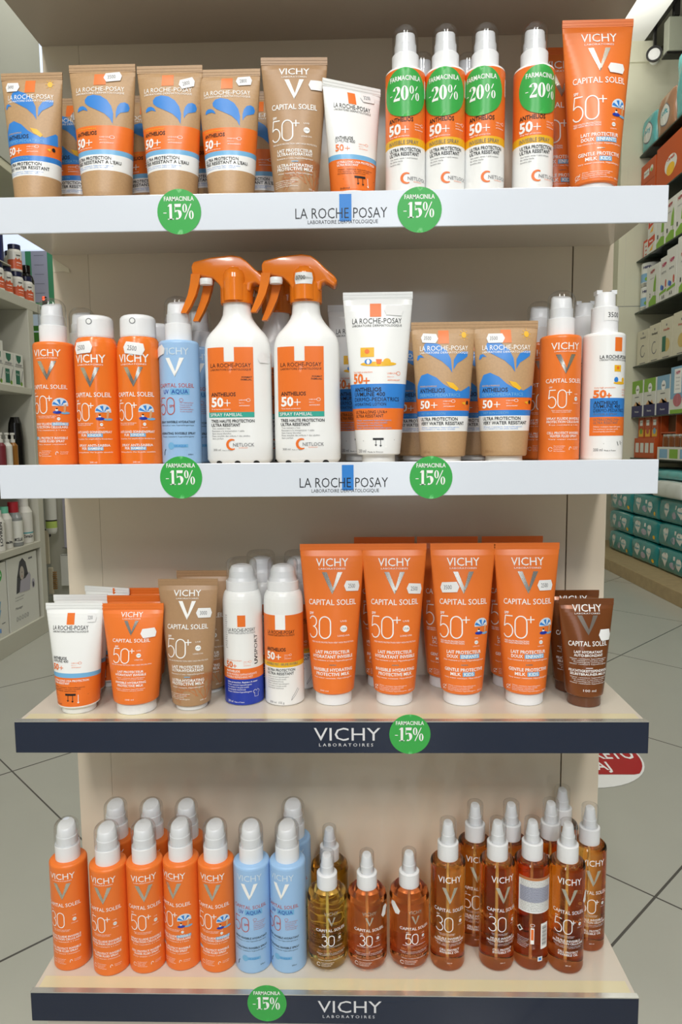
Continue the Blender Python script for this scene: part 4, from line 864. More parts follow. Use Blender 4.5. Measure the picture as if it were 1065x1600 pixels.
un2 = thing('wall_cabinet', 'plain grey-beige upper cabinet above the left shelving unit', 'cabinet', loc=(-1.8, 1.6, 1.31))
g = G(); bbox(g, -2.1, LX, .4, 2.885, 1.345, 2.6, mat('cabinet_front', (176, 178, 168), .5)); o = g.build('cabinet_body', un2); o.location = (1.8, -1.6, -1.31)
g = G(); bbox(g, -2.1, LX - .004, .4, 2.885, 1.305, 1.344, m_wall); o = g.build('bottom_trim', un2); o.location = (1.8, -1.6, -1.31)
m_navyb = mat('navy_plastic', (28, 32, 66), .3); m_jl = mat('orange_jar_label', (206, 92, 52), .4); m_jw = mat('jar_white', (216, 214, 206), .35); m_blk = mat('black_bottle', (18, 16, 16), .2)
m_jd = mat('dark_blue_tub', (24, 36, 92), .35)
def jar(x, y, z, label, r=.033, h=.128, capm=None):
    t = thing('supplement_jar', label, 'jar', 'white supplement jars on the left unit', (x, y, z))
    g = G(); lathe(g, [(r * .95, 0), (r, .004), (r, h * .72), (r * .9, h * .8), (r * .82, h * .82)], m_jw, 24, [(h * .08, h * .42, m_jl)])
    A = Art(); A.T('now', 4, h * 560, 9, 20, m_black, bold=.04); A.T('VITAMIN', 6, h * 290, 5, 26, m_wprint, bold=.03); A.T('100 caps', 6, h * 200, 4, 22, m_wprint)
    A.poly([(-26, h * 420), (-14, h * 420), (-8, h * 500), (-2, h * 430), (10, h * 500), (14, h * 420), (26, h * 430), (26, h * 410), (-26, h * 410)], m_jl)
    sf = cyl_S(lambda v: r); c45 = math.cos(R(50)); s45 = math.sin(R(50))
    wrap(g, A, lambda u, v, o_: (lambda p: (p[0] * c45 - p[1] * s45, p[0] * s45 + p[1] * c45, p[2]))(sf(u, v, o_)), .0004, .0003); g.build('jar_body', t)
    g = G(); lathe(g, [(r * .86, h * .82), (r * .88, h * .84), (r * .87, h)], capm or m_navyb, 24); g.build('lid', t)
TZ = .741
jar(-1.632, 2.690, TZ, 'white and orange jar with navy lid at the right end of the top board')
jar(-1.632, 2.590, TZ, 'white and orange jar under the lone upper jar, second from the end')
jar(-1.635, 2.485, TZ, 'white and orange jar third from the right end of the board')
jar(-1.632, 2.400, TZ, 'white and orange jar left of the stacked jars')
jar(-1.632, 2.318, TZ, 'white and orange jar at the left edge of the photo')
jar(-1.634, 2.588, TZ + .129, 'white and orange jar with navy lid stacked on another jar')
jar(-1.705, 2.700, TZ, 'white jar behind the end jar, carrying another jar')
jar(-1.705, 2.700, TZ + .129, 'highest white and orange jar with navy lid, behind the stacked one')
t = thing('dark_bottle', 'black glass bottle with black cap behind the white jars', 'bottle', None, (-1.665, 2.79 - .02, TZ))
g = G(); lathe(g, [(.034, 0), (.036, .004), (.036, .13), (.03, .15), (.018, .165), (.016, .17)], m_blk, 26, [(.01, .11, m_jw)]); box(g, 0.0, .0, 0, 0, 0, 0, m_jw); g.build('bottle_body', t)
g = G(); lathe(g, [(.02, .168), (.02, .205)], m_blk, 22); g.build('bottle_cap', t)
for k, (y, z) in enumerate(((2.30, TZ + .135), (2.42, TZ + .135))):
    t = thing('blue_tub', ('dark blue tub at the left photo edge above the jars', 'dark blue tub beside the stacked white jars')[k], 'tub', 'dark blue tubs', (-1.66, y, z)); g = G(); lathe(g, [(.05, 0), (.052, .01), (.052, .15), (.046, .16)], m_jd, 26); box(g, .02, .021, -.01, .01, .05, .051, m_jw); g.build('tub_body', t); g = G(); lathe(g, [(.05, .16), (.05, .185)], m_navyb, 26); g.build('tub_lid', t)
g = G(); bbox(g, -1.72, -1.60, 2.24, 2.48, TZ + .1295, TZ + .1345, m_cab, .001); tag(g.build('divider_board'), 'thin board resting on the jars under the blue tubs', 'board')
def sideS(x0, yc, z0, sg=1): return (lambda u, v, o_: (x0 + sg * o_, yc + sg * u, z0 + v)) if sg > 0 else (lambda u, v, o_: (x0 - o_, yc - u, z0 + v))
def carton(name, label, cat, group, x0, x1, y0, y1, z0, h, m, art, side):
    g = G(); bbox(g, x0, x1, y0, y1, z0, z0 + h, m, .001)
    wrap(g, art, sideS(x1 if side > 0 else x0, (y0 + y1) / 2, z0, side), .0004, .0003)
    return tag(g.build(name), label, cat, group)
m_box = mat('white_carton', (222, 222, 214), .5); m_grn = mat('dark_green_print', (36, 108, 84), .5); m_lime = mat('lime_print', (130, 176, 62), .5); m_pink = mat('pink_print', (206, 140, 160), .5); m_lav = mat('grey_lilac_print', (176, 172, 184), .5)
m_ltb = mat('soft_blue_print', (132, 176, 206), .5); m_hair = mat('dark_hair_print', (70, 70, 76), .5); m_face = mat('grey_skin_print', (184, 176, 166), .5)
def tea(): A = Art(); A.rect(-42, 42, 95, 97, m_gray); A.poly([(-24, 150), (24, 150), (20, 125), (0, 112), (-20, 125)], m_grn); A.T('FITOFORT', 0, 100, 9, 62, m_gray, bold=.02); A.rect(-36, 4, 12, 78, m_grn); A.T('PLUS', -16, 55, 8, 26, m_wprint); A.rib([(10, 10), (36, 80)], 4, m_gray); A.disc(16, 16, 10, 10, m_lime, 2); return A
carton('tea_box', 'white carton with green crest nearest the end panel', 'box', 'green and white cartons', -1.70, -1.605, 2.466, 2.556, .306, .158, m_box, tea(), 1)
carton('tea_box', 'white carton with green crest, second from the end panel', 'box', 'green and white cartons', -1.70, -1.605, 2.366, 2.458, .306, .158, m_box, tea(), 1)
carton('tea_box', 'taller white and green carton at the left photo edge', 'box', 'green and white cartons', -1.70, -1.60, 2.262, 2.356, .306, .20, m_box, tea(), 1)
A = Art(); A.rect(-6, 40, 10, 100, m_pink); A.T('bio', -10, 120, 12, 50, m_gray); A.rect(-40, 40, 0, 4, m_gray)
carton('medicine_box', 'white carton with pink panel standing behind the green cartons', 'box', None, -1.80, -1.71, 2.40, 2.52, .306, .34, m_box, A, 1)
# lower cell
A = Art()
for i in range(6): A.T('GEL HOMME', 0, 20 + i * 25, 4, 34, m_gray)
g = G(); lathe(g, [(.034, 0), (.037, .01), (.037, .15), (.030, .23), (.02, .26)], m_blk, 26); tag(g.build('hair_gel_bottle', None, (-1.65, 2.53, -.098)), 'black rounded bottle beside the end panel of the left unit', 'bottle')
for k, (y, m_) in enumerate(((2.34, mat('wine_label', (120, 40, 50), .4)), (2.40, m_box), (2.455, mat('gold_liquid', (150, 100, 40), .3)))):
    t = thing('dropper_bottle', ('small wine red bottle with pump at the left edge', 'small white labelled bottle with pump between two others', 'small golden bottle with pump beside the black bottle')[k], 'bottle', 'small pump bottles', (-1.63, y, -.098)); g = G(); lathe(g, [(.022, 0), (.023, .004), (.023, .12), (.012, .135)], m_, 22); g.build('bottle_body', t); g = G(); lathe(g, [(.012, .133), (.012, .15), (.006, .152), (.006, .17), (.011, .172), (.011, .182)], m_jw, 18); g.build('pump', t)
for k in range(2):
    A = Art(); A.rect(-36, 36, 10, 50, m_ltb); A.disc(0, 90, 25, 25, m_sky); A.T('Baby', 0, 130, 14, 50, m_gray)
    carton('baby_carton', ('pale blue and cream carton behind the small pump bottles', 'pale carton at the left edge, behind the small pump bottles')[k], 'box', 'pale cartons behind the pump bottles', -1.80, -1.72, 2.33 - .11 * k + .04, 2.43 - .11 * k + .04, -.098, .345, m_box, A, 1)
# bottles on the lower shelf
def plainb(name, label, x, y, z, r, h, m, capm, caph, lm=None, lz=None, txt=None, rot=0, caprk=.6):
    t = thing(name, label, 'bottle', 'toiletry bottles on the left unit', (x, y, z)); g = G(); lathe(g, [(r * .94, 0), (r, .004), (r, h * .84), (r * .8, h * .93), (r * caprk, h)], m, 28, [(lz[0], lz[1], lm)] if lm else None)
    if txt:
        A = Art(); A.T(txt, 4 if rot else 0, h * 160, r * 380, h * (700 if rot else 240), m_black, 'L' if rot else 'C', .02, rot=rot); sf = cyl_S(lambda v: r); c, s_ = math.cos(R(55)), math.sin(R(55))
        wrap(g, A, lambda u, v, o_: (lambda p: (p[0] * c - p[1] * s_, p[0] * s_ + p[1] * c, p[2]))(sf(u, v, o_)), .0006, .0003)
    g.build('bottle_body', t); g = G(); lathe(g, [(r * caprk, h - .001), (r * caprk * 1.02, h), (r * caprk, h + caph)], capm, 24); g.build('bottle_cap', t)
m_mint = mat('mint_cap', (110, 190, 160), .4); m_redc = mat('red_cap', (170, 40, 50), .35); m_tealb = mat('teal_stripe', (60, 160, 170), .4); m_clrb = mat('clear_liquid_bottle', (200, 205, 205), .1, trans=.6)
plainb('shampoo_bottle', 'white bottle with teal stripe beside the end panel', -1.635, 2.535, -.465, .040, .185, m_jw, m_jw, .05, m_tealb, (.05, .056), 'DermaCare')
plainb('micellar_bottle', 'clear bottle with white label and red cap', -1.635, 2.432, -.465, .040, .165, m_clrb, m_redc, .05, m_box, (.02, .125), 'MICELLAR')
plainb('lotion_bottle', 'white bottle with mint green cap', -1.635, 2.342, -.465, .034, .17, m_jw, m_mint, .03, None, None, 'lait')
plainb('lovren_bottle'.replace('lovren', 'serum'), 'white bottle with black vertical lettering at the left photo edge', -1.628, 2.268, -.465, .030, .16, m_jw, m_jw, .03, None, None, 'LOVREN', 90)
# two big cartons at the bottom
A = Art(); A.T('Neo', -90, 275, 22, 40, m_gray, 'L'); A.disc(50, 290, 32, 32, m_green, 2); A.T('-20%', 50, 285, 12, 46, m_wprint, lay=4, bold=.03); A.lines(-90, 235, 90, 3, m_gray, 14, 6, 'L')
A.poly([(-130, 100), (40, 100), (62, 170), (50, 170), (30, 120), (-130, 120)], m_ltb, 2); A.poly([(-130, 60), (30, 60), (60, 130), (40, 130), (20, 92), (-130, 96)], m_ltb, 1); A.rect(40, 50, 25, 45, m_blue); A.rect(60, 90, 62, 66, m_gray)
carton('heating_pad_carton', 'grey-white carton with blue heating pad picture and round green sticker', 'box', 'two device cartons at the bottom of the left unit', -1.98, -1.60, 2.02, 2.262, -.858, .345, m_box, A, 1)
A = Art(); A.poly([(-75, 170), (-60, 250), (-30, 320), (0, 335), (30, 310), (50, 250), (60, 200), (10, 180)], m_hair, 1); A.disc(-12, 262, 22, 34, m_face, 2); A.poly([(-45, 170), (-30, 228), (20, 232), (60, 255), (75, 235), (60, 165)], m_lav, 3); A.rib([(-18, 266), (-8, 266)], 3, m_hair, 4); A.rib([(-18, 246), (-8, 247)], 3, m_red, 4)
A.disc(98, 190, 16, 24, m_lav, 2); A.disc(98, 185, 8, 14, m_hair, 3); A.lines(-90, 150, 90, 2, m_gray, 14, 5, 'L'); A.rect(60, 100, 318, 326, m_gray); A.T('Massager', -90, 95, 12, 70, m_gray, 'L')
for i in range(5): A.rib(arc(-80 + i * 26, 48, 8, 10, 0, 360, 10), 2, m_gray)
carton('massager_carton', 'light grey carton with picture of a dark haired woman', 'box', 'two device cartons at the bottom of the left unit', -1.98, -1.60, 2.275, 2.572, -.858, .35, m_box, A, 1)
# information posters and hanging goods past the end of the unit
g = G(); box(g, -2.84, -1.80, 3.92, 3.95, FZ, 2.84, mat('partition_paint', (176, 178, 170), .6)); struct(g.build('wall_left_end'))
m_pg = mat('poster_green', (70, 150, 100), .5); m_pg2 = mat('poster_deep_green', (66, 128, 42), .5); m_pl = mat('poster_pale', (202, 210, 224), .5)
A = Art(); A.rect(-240, 200, 0, 1200, m_pg, 0); A.rect(-240, -130, 0, 1200, m_pl, 1); A.rect(-100, 0, 300, 1200, m_palefoil, 1); A.disc(-50, 690, 22, 24, m_lav, 3); A.poly([(-80, 480), (-20, 480), (-30, 660), (-70, 660)], m_lav, 3); A.rect(40, 150, 370, 1200, m_lav, 2)
for i in range(-4, 6): A.rect(60, 125, 740 - i * 62, 743 - i * 62, m_gray, 3)
A.rect(-230, 200, 180, 350, m_palefoil, 2); A.rect(-230, 200, 320, 344, m_pg2, 3); A.rect(-230, 200, 0, 215, m_pg2, 3); A.rect(-230, 200, 170, 180, m_palefoil, 4); A.rect(-230, 200, 60, 66, m_palefoil, 4)
g = G(); box(g, -2.46, -2.0, 3.905, 3.915, .58, 1.86, m_pl); wrap(g, A, flat_S(-2.20, 3.905, .62), .001, .0006); tag(g.build('health_poster'), 'green and white information poster behind the jars', 'poster')
m_redl = mat('red_led', (255, 70, 40), .4, emit=3); c = G(); A = Art(); A.T('S', 0, 6, 20, 15, m_redl, bold=.05); wrap(c, A, flat_S(-1.818, 3.3, .875), 0, .001); box(c, -1.829, -1.807, 3.302, 3.32, .551, .902, m_blk); tag(c.build('led_sign'), 'small red glowing letter of a sign beyond the white jars', 'sign')
g = G(); bbox(g, -1.86, -1.62, 3.30, 3.33, FZ, .55, m_cab, .002); struct(g.build('trim_3'))
for i, (nm, lb, x0, x1, z0, z1, mm) in enumerate((('hanging_pack', 'lilac-grey hanging pack beside the back panel, uppermost', -1.735, -1.66, -.60, -.20, m_lav), ('hanging_pack', 'white hanging pack with small black marks at the bottom', -1.765, -1.655, -.83, -.64, m_box))):
    g = G(); bbox(g, x0, x1, 3.22, 3.26, z0, z1, mm, .002)
    A = Art(); A.rect(30, 38, 20, 34, m_black); A.rect(20, 26, 44, 52, m_gray); A.rect(-50, 50, 186 if i else 2, 189 if i else 5, m_black); wrap(g, A, flat_S((x0 + x1) / 2, 3.22, z0), .0005, .0003); tag(g.build(nm), lb, 'package', 'hanging packs')
t = thing('roller_pack', 'white tube shaped pack with lime band and black rim', 'package', None, (-1.775, 3.15, -.50)); g = G(); lathe(g, [(.022, 0), (.03, .012), (.032, .03), (.032, .3)], m_box, 24, [(.035, .075, mat('lime_band', (190, 214, 110), .4)), (.075, .083, m_black)]); g.build('pack_body', t)
g = G(); bbox(g, -.036, -.012, -.014, .014, -.02, .03, m_black, .003); g.build('nozzle', t)
for k, (x, z0, z1) in enumerate(((-1.80, -.68, -.48), (-1.785, -.86, -.70))):
    t = thing('brush', ('long cream handled brush hanging beside the end panel', 'short cream brush with brown bristles, lower of the two')[k], 'brush', 'hanging brushes', (x, 3.13, z0)); g = G(); bbox(g, -.014, .014, -.008, .008, 0, z1 - z0, mat('cream_handle', (206, 196, 172), .4), .004); g.build('handle', t)
    if k: g = G(); [bbox(g, .014, .034, -.01 + .002 * (i % 3), .008, .03 + i * .012, .038 + i * .012, mat('brown_bristles', (150, 116, 70), .8), .001) for i in range(9)]; g.build('bristles', t)

# ------------------------------------------------------------------ right wall of glass shelves
RX = 2.1
for k, z in enumerate((2.058, 1.70, 1.320, .950, .560, .186, -.115)):
    g = G(); bbox(g, RX, 2.49, 2.2, 4.415, z - .009, z, mat('dark_glass', (70, 92, 82), .06, trans=.75, ior=1.45), .001)
    tag(g.build('glass_shelf'), ('uppermost green glass shelf on the right wall, under nappy packs', 'second glass shelf from the top, holding orange boxes', 'third glass shelf from the top, holding red and green cartons', 'fourth glass shelf from the top, holding white formula boxes and tins', 'fifth glass shelf from the top, holding cream cereal cartons', 'sixth glass shelf from the top, holding white, green and navy cartons', 'lowest glass shelf on the right wall, holding pouches and jars')[k], 'shelf', 'glass shelves on the right wall')
m_turq = mat('turquoise_film', (96, 178, 178), .25, coat=.4, bump=.4, nscale=14); m_teald = mat('teal_film', (28, 132, 132), .22, coat=.5, bump=.6, nscale=16, noise=.12); m_tanf = mat('tan_film', (170, 124, 92), .25, coat=.5, bump=.6, nscale=18)
m_orb = mat('orange_carton', (196, 84, 32), .45); m_cream = mat('cream_carton', (214, 208, 184), .5); m_redb = mat('red_orange_print', (206, 66, 30), .45); m_nv = mat('deep_navy_print', (36, 34, 92), .45); m_pk = mat('magenta_print', (186, 30, 90), .45)
def pack(name, label, group, x0, x1, y0, y1, z0, z1, m, art=None, fart=None, n=3):
    bm = bmesh.new(); bmesh.ops.create_cube(bm, size=1)
    for v in bm.verts: v.co = Vector(((x0 + x1) / 2 + v.co.x * (x1 - x0), (y0 + y1) / 2 + v.co.y * (y1 - y0), (z0 + z1) / 2 + v.co.z * (z1 - z0)))
    bmesh.ops.bevel(bm, geom=bm.edges[:], offset=.026, segments=4, affect='EDGES', profile=.6)
    for ax, lo, hi in ((1, y0, y1), (2, z0, z1)):
        for q in range(1, 13):
            co = [0, 0, 0]; no = [0, 0, 0]; co[ax] = lo + (hi - lo) * q / 13; no[ax] = 1; bmesh.ops.bisect_plane(bm, geom=bm.verts[:] + bm.edges[:] + bm.faces[:], plane_co=co, plane_no=no)
    bm.verts.index_update()
    g = G(); g.add([v.co.copy() for v in bm.verts], [[v.index for v in f.verts] for f in bm.faces], m, True); bm.free()
    if art: wrap(g, art, sideS(x0, (y0 + y1) / 2, z0, -1), .0006, .0004)
    if fart: wrap(g, fart, flat_S((x0 + x1) / 2, y0, z0), .0006, .0004)
    # soft, slightly slumped film pack: every vertex swells outwards and ripples
    cx, cy, cz, hx, hy, hz = (x0 + x1) / 2, (y0 + y1) / 2, (z0 + z1) / 2, (x1 - x0) / 2, (y1 - y0) / 2, (z1 - z0) / 2
    def puff(p):
        a, b, c = (p[0] - cx) / hx, (p[1] - cy) / hy, (p[2] - cz) / hz
        bx = .014 * (1 - b ** 4) * (1 - c * c); rip = .004 * math.sin(p[1] * 46 + p[2] * 31 + cx * 9) * (1 - c * c)
        return (p[0] + a * (bx + rip), p[1] + b * .006 * (1 - c * c) * (1 - a * a), p[2] - max(0, c) * .012 * abs(b) ** 3)
    g.v = [puff(p) for p in g.v]
    return tag(g.build(name), label, 'pack', group)
def heart(A, u, v, k, m, lay=2): A.poly([(u, v - k), (u + k * .8, v - k * .1), (u + k * .8, v + k * .5), (u + k * .4, v + k * .8), (u, v + k * .5), (u - k * .4, v + k * .8), (u - k * .8, v + k * .5), (u - k * .8, v - k * .1)], m, lay, 30)
# top shelf packs
def napa(txt): A = Art(); A.disc(0, 110, 75, 70, m_gray, 0); A.disc(0, 110, 68, 62, m_box, 1); A.T(txt, 0, 108, 30, 100, m_tealb, bold=.03); return A
pack('wipes_pack', 'turquoise pack at the far left end of the uppermost glass shelf', 'packs on the uppermost glass shelf', RX + .01, 2.3, 4.17, 4.40, 2.058, 2.29, m_turq, napa('Baby'))
pack('wipes_pack', 'tan and turquoise pack between two turquoise packs on the uppermost glass shelf', 'packs on the uppermost glass shelf', RX + .01, 2.3, 3.88, 4.15, 2.058, 2.31, m_tanf, napa('Soft'))
pack('nappy_pack', 'large pale turquoise pack with round white label, uppermost shelf', 'packs on the uppermost glass shelf', RX + .005, 2.35, 3.40, 3.86, 2.058, 2.46, m_turq, napa('Pampers'))
def orb(): A = Art(); A.rect(-70, 20, 40, 85, m_box); A.T('Biscuits', -25, 60, 12, 70, m_gray, bold=.02, lay=3); A.disc(60, 70, 26, 22, m_box); A.disc(60, 60, 14, 12, m_lime, 3); return A
for k in range(2): carton('biscuit_box', ('lower orange box at the far left end of the second glass shelf', 'upper orange box stacked at the far left end of the second glass shelf')[k], 'box', 'orange boxes', RX + .01, 2.35, 4.16, 4.40, 1.70 + .138 * k, .136, m_orb, orb(), -1)
A = Art(); A.disc(0, 120, 90, 60, m_box, 1); A.disc(0, 90, 60, 40, m_yel, 2); A.T('Cereals', 0, 150, 20, 110, m_redb, bold=.02, lay=4)
carton('cereal_tray', 'large orange tray with clear windows beside the stacked orange boxes', 'box', None, RX + .01, 2.35, 3.70, 4.14, 1.70, .29, m_orb, A, -1)
A = Art(); A.disc(0, 90, 60, 50, m_box, 1)
carton('cereal_tray', 'orange tray with window nearest the photo edge', 'box', None, RX + .01, 2.35, 3.30, 3.68, 1.70, .30, m_orb, A, -1)
# third shelf: red cartons, green and white cartons
for k in range(2):
    A = Art(); A.poly([(-55, 50), (-55, 105), (55, 118), (55, 75)], m_redb, 1); A.poly([(-30, 20), (30, 60), (20, 20)], m_yel, 1); A.T('Baby', 0, 80, 12, 60, m_wprint, bold=.03, lay=3)
    carton('rusk_box', ('lower red and white carton on the third glass shelf', 'upper red and white carton on the third glass shelf')[k], 'box', 'red cartons', RX + .01, 2.3, 4.12, 4.25, 1.32 + .125 * k, .123, m_box, A, -1)
A = Art(); A.rect(-35, 35, 8, 112, m_box, 1); [A.rect(-14, 14, 22 + 28 * i, 32 + 28 * i, m_red, 2) for i in range(3)]
carton('red_carton', 'small red edged carton left of the red and white cartons', 'box', None, RX + .03, 2.3, 4.27, 4.37, 1.32, .13, m_redb, A, -1)
def grnb(txt, num, tm=None):
    A = Art(); A.poly([(-60, 0), (60, 0), (60, 60), (10, 70), (-60, 36)], m_lime, 1); A.poly([(10, 95), (50, 90), (52, 170), (44, 210), (18, 160)], m_lime, 2); A.rect(38, 43, 60, 100, m_gray, 3); A.T(txt, -8, 225, 22, 70, tm or m_redc, bold=.03, lay=3); A.T('ORGANIC', -14, 185, 8, 60, m_gray, lay=3); A.T(num, -40, 66, 26, 16, m_black, bold=.02, lay=4); return A
for k in range(3): carton('formula_box', ('white and green tree carton beside the red cartons', 'white and green tree carton, middle one on the third glass shelf', 'white and green tree carton nearest the photo edge, third glass shelf')[k], 'box', 'green and white cartons on the third glass shelf', RX + .01, 2.3, 3.97 - .145 * k, 4.11 - .145 * k, 1.32, .275, m_box, grnb('HiPP', '1'), -1)
# fourth shelf: tins and formula boxes
for k in range(2):
    g = G(); lathe(g, [(.068, 0), (.07, .004), (.07, .16), (.066, .166)], m_box, 30, [(.03, .09, m_ltb), (.0, .025, m_alu)]); A = Art(); A.T('HiPP', 0, 125, 16, 60, m_nv, bold=.04); A.disc(20, 50, 34, 16, m_lime, 2); sf = cyl_S(lambda v: .07); c, s_ = math.cos(R(-50)), math.sin(R(-50))
    wrap(g, A, lambda u, v, o_: (lambda p: (p[0] * c - p[1] * s_, p[0] * s_ + p[1] * c, p[2]))(sf(u, v, o_)), .001, .0004); tag(g.build('formula_tin', None, (RX + .08, 4.33, .95 + .169 * k)), ('lower silver and white tin on the fourth glass shelf', 'upper silver and white tin on the fourth glass shelf')[k], 'tin', 'stacked tins')
carton('formula_box', 'white formula box with green tree, next to the tins', 'box', 'white formula boxes', RX + .01, 2.3, 4.03, 4.24, .95, .275, m_box, grnb('HiPP', '2'), -1)
def anti(): A = Art(); A.T('HiPP', 6, 225, 24, 66, m_pk, bold=.04); A.T('ANTI R', 0, 180, 14, 70, m_gray, bold=.01); A.disc(-30, 95, 16, 18, m_blue, 2); A.disc(-10, 88, 16, 16, m_navyp, 3); A.poly([(-60, 45), (60, 60), (60, 80), (-60, 62)], m_lime, 2); A.T('A R', 0, 16, 22, 44, m_black, bold=.02, lay=4); A.disc(36, 110, 12, 26, m_red, 2); return A
carton('formula_box', 'narrow white formula box with magenta lettering right of the tree box', 'box', 'white formula boxes', RX + .01, 2.3, 3.91, 4.02, .95, .29, m_box, anti(), -1)
carton('formula_box', 'taller white formula box with magenta lettering, second from the tree box', 'box', 'white formula boxes', RX, 2.3, 3.755, 3.90, .95, .315, m_box, anti(), -1)
carton('formula_box', 'white formula box with pale wave nearest the photo edge', 'box', 'white formula boxes', RX, 2.3, 3.56, 3.745, .95, .35, m_box, grnb('Holle', '1', m_red), -1)
# fifth shelf
def cer(t, tm, c2, pic): A = Art(); A.T(t, 0, 185, 15, 90, tm, bold=.02); A.disc(0, 222, 8, 8, m_gray, 2); (A.rib(arc(0, 95, 38, 40, 60, 340, 14), 7, pic) if pic is m_gray else A.disc(5, 90, 50, 45, pic, 1)); (A.rect(-60, -5, 50, 150, c2, 3) if c2 else None); A.rect(-50, 50, 8, 13, m_gray, 2); return A
for k, (y0, y1, t, tm, c2, pic, lb) in enumerate(((4.17, 4.37, 'Kendamil', m_gray, None, m_gray, 'cream carton with ring drawing at the far end of the fifth glass shelf'), (3.99, 4.16, 'Kendamil', m_black, None, m_gray, 'cream carton with dark ring drawing, second from the far end'), (3.80, 3.98, 'Holle', m_red, m_grn, mat('oat_print', (206, 180, 110), .5), 'cream cereal carton with dark green panel'), (3.56, 3.79, 'Holle', m_red, None, mat('oat_print', (206, 180, 110), .5), 'cream cereal carton with grain picture nearest the photo edge'))):
    carton('cereal_carton', lb, 'box', 'cream cartons on the fifth glass shelf', RX + .01, 2.3, y0, y1, .56, .245 + .01 * k, m_cream, cer(t, tm, c2, pic), -1)
# sixth shelf
def bebi(top): A = Art(); A.rect(-95, 95, 170, 262, top, 0); A.disc(5, 195, 34, 34, m_wprint, 2); A.T('bebi', 5, 190, 16, 44, m_gray, lay=4, bold=.02); A.rect(-95, 95, 0, 80, m_nv, 1); A.poly([(-60, 80), (-20, 110), (0, 78), (40, 112), (70, 80)], m_skin, 2); A.T('Premium', 0, 30, 14, 70, m_wprint, lay=3); A.rect(-40, 30, 140, 146, m_gray, 2); return A
for k, (top, lb) in enumerate(((m_lime, 'lime, white and navy carton at the far end of the sixth glass shelf'), (m_lime, 'lime, white and navy carton between the far one and the pale blue topped one'), (m_ltb, 'pale blue topped white and navy carton on the sixth glass shelf'))): carton('cereal_carton', lb, 'box', 'navy bottomed cartons', RX, 2.3, 4.22 - .215 * k, 4.43 - .02 - .215 * k, .186, .262, m_box, bebi(top), -1)
def pud(c): A = Art(); A.rect(-100, 100, 95, 300, m_ltb, 0); A.rect(-50, 50, 130, 285, m_wprint, 1); A.T('HiPP', 0, 250, 20, 60, m_pk, bold=.03, lay=3); A.lines(0, 225, 60, 4, m_gray, 24, 8, lay=3); A.disc(0, 85, 60, 42, c, 2); A.rect(-100, 100, 0, 26, m_lime, 1); return A
for k in range(2): carton('porridge_carton', ('pale blue porridge carton with pink bowl picture', 'pale blue porridge carton with plum picture nearest the photo edge')[k], 'box', 'pale blue porridge cartons', RX, 2.3, 3.57 - .21 * k, 3.775 - .21 * k, .186, .30, m_box, pud((mat('pink_bowl', (190, 110, 120), .5), mat('plum_print', (90, 50, 80), .5))[k]), -1)
A = Art(); A.rect(0, 60, 0, 340, m_lime); A.rect(60, 100, 40, 300, m_redc)
carton('green_carton', 'green and red carton standing behind the navy bottomed cartons', 'box', None, 2.33, 2.45, 3.72, 4.2, .186, .34, m_box, A, -1)
# lowest shelf
for k in range(3):
    A = Art(); A.rect(-40, 40, 10, 60, m_yel, 1); A.rect(-25, 25, 90, 130, m_wprint, 1); A.disc(0, 50, 24, 22, (m_lime, m_red, m_ltb)[k], 2); A.T('HiPP', 0, 110, 8, 36, m_gray, lay=3)
    carton('fruit_pouch', ('orange fruit pouch at the far end of the lowest glass shelf', 'orange fruit pouch between two others on the lowest glass shelf', 'orange fruit pouch with pale blue picture beside the empty tray')[k], 'pouch', 'fruit pouches', RX + .04, 2.2, 4.27 - .115 * k, 4.375 - .115 * k, .03, .165, m_orb, A, -1)
g = G(); bbox(g, RX + .02, 2.3, 4.04, 4.39, -.115, .03, m_orb, .002); A = Art(); [A.rect(-150 + i * 85, -90 + i * 85, 40, 110, m_box, 1) for i in range(4)]; wrap(g, A, sideS(RX + .02, 4.215, -.115, -1), .0006, .0004); tag(g.build('pouch_tray'), 'low orange cardboard tray under the fruit pouches', 'tray')
g = G(); m_kb = mat('brown_cardboard', (120, 84, 56), .7)
box(g, 2.20, 2.21, 3.78, 4.02, -.115, .20, m_kb)
for y in (3.78, 4.01): box(g, RX + .05, 2.2, y, y + .01, -.115, .19, m_orb)
for z in (-.115, .06, .19): box(g, RX + .05, 2.2, 3.79, 4.01, z, z + .01, m_orb)
tag(g.build('display_tray'), 'empty brown cardboard display tray beside the pouches', 'tray')
for k in range(7):
    y = 3.98 - .085 * k; t = thing('food_jar', 'small silver lidded jar of brown food, %s from the display tray' % ('first', 'second', 'third', 'fourth', 'fifth', 'sixth', 'seventh')[k], 'jar', 'baby food jars on the lowest glass shelf', (RX + .055 - .02, y - .12, -.03)); g = G(); lathe(g, [(.03, 0), (.034, .005), (.034, .06), (.028, .072)], mat('brown_puree', (120, 70, 36), .2, coat=.5), 20); g.build('jar_body', t); g = G(); lathe(g, [(.031, .07), (.031, .083)], m_alu, 20); g.build('lid', t)
A = Art(); [A.rect(-300 + i * 150, -180 + i * 150, 10, 70, (m_ltb, m_lime)[i % 2], 1) for i in range(4)]
carton('jar_multipack', 'white and pale blue multipack under the row of small jars', 'box', None, RX - .01, 2.3, 3.25, 3.92, -.115, .084, m_box, A, -1)
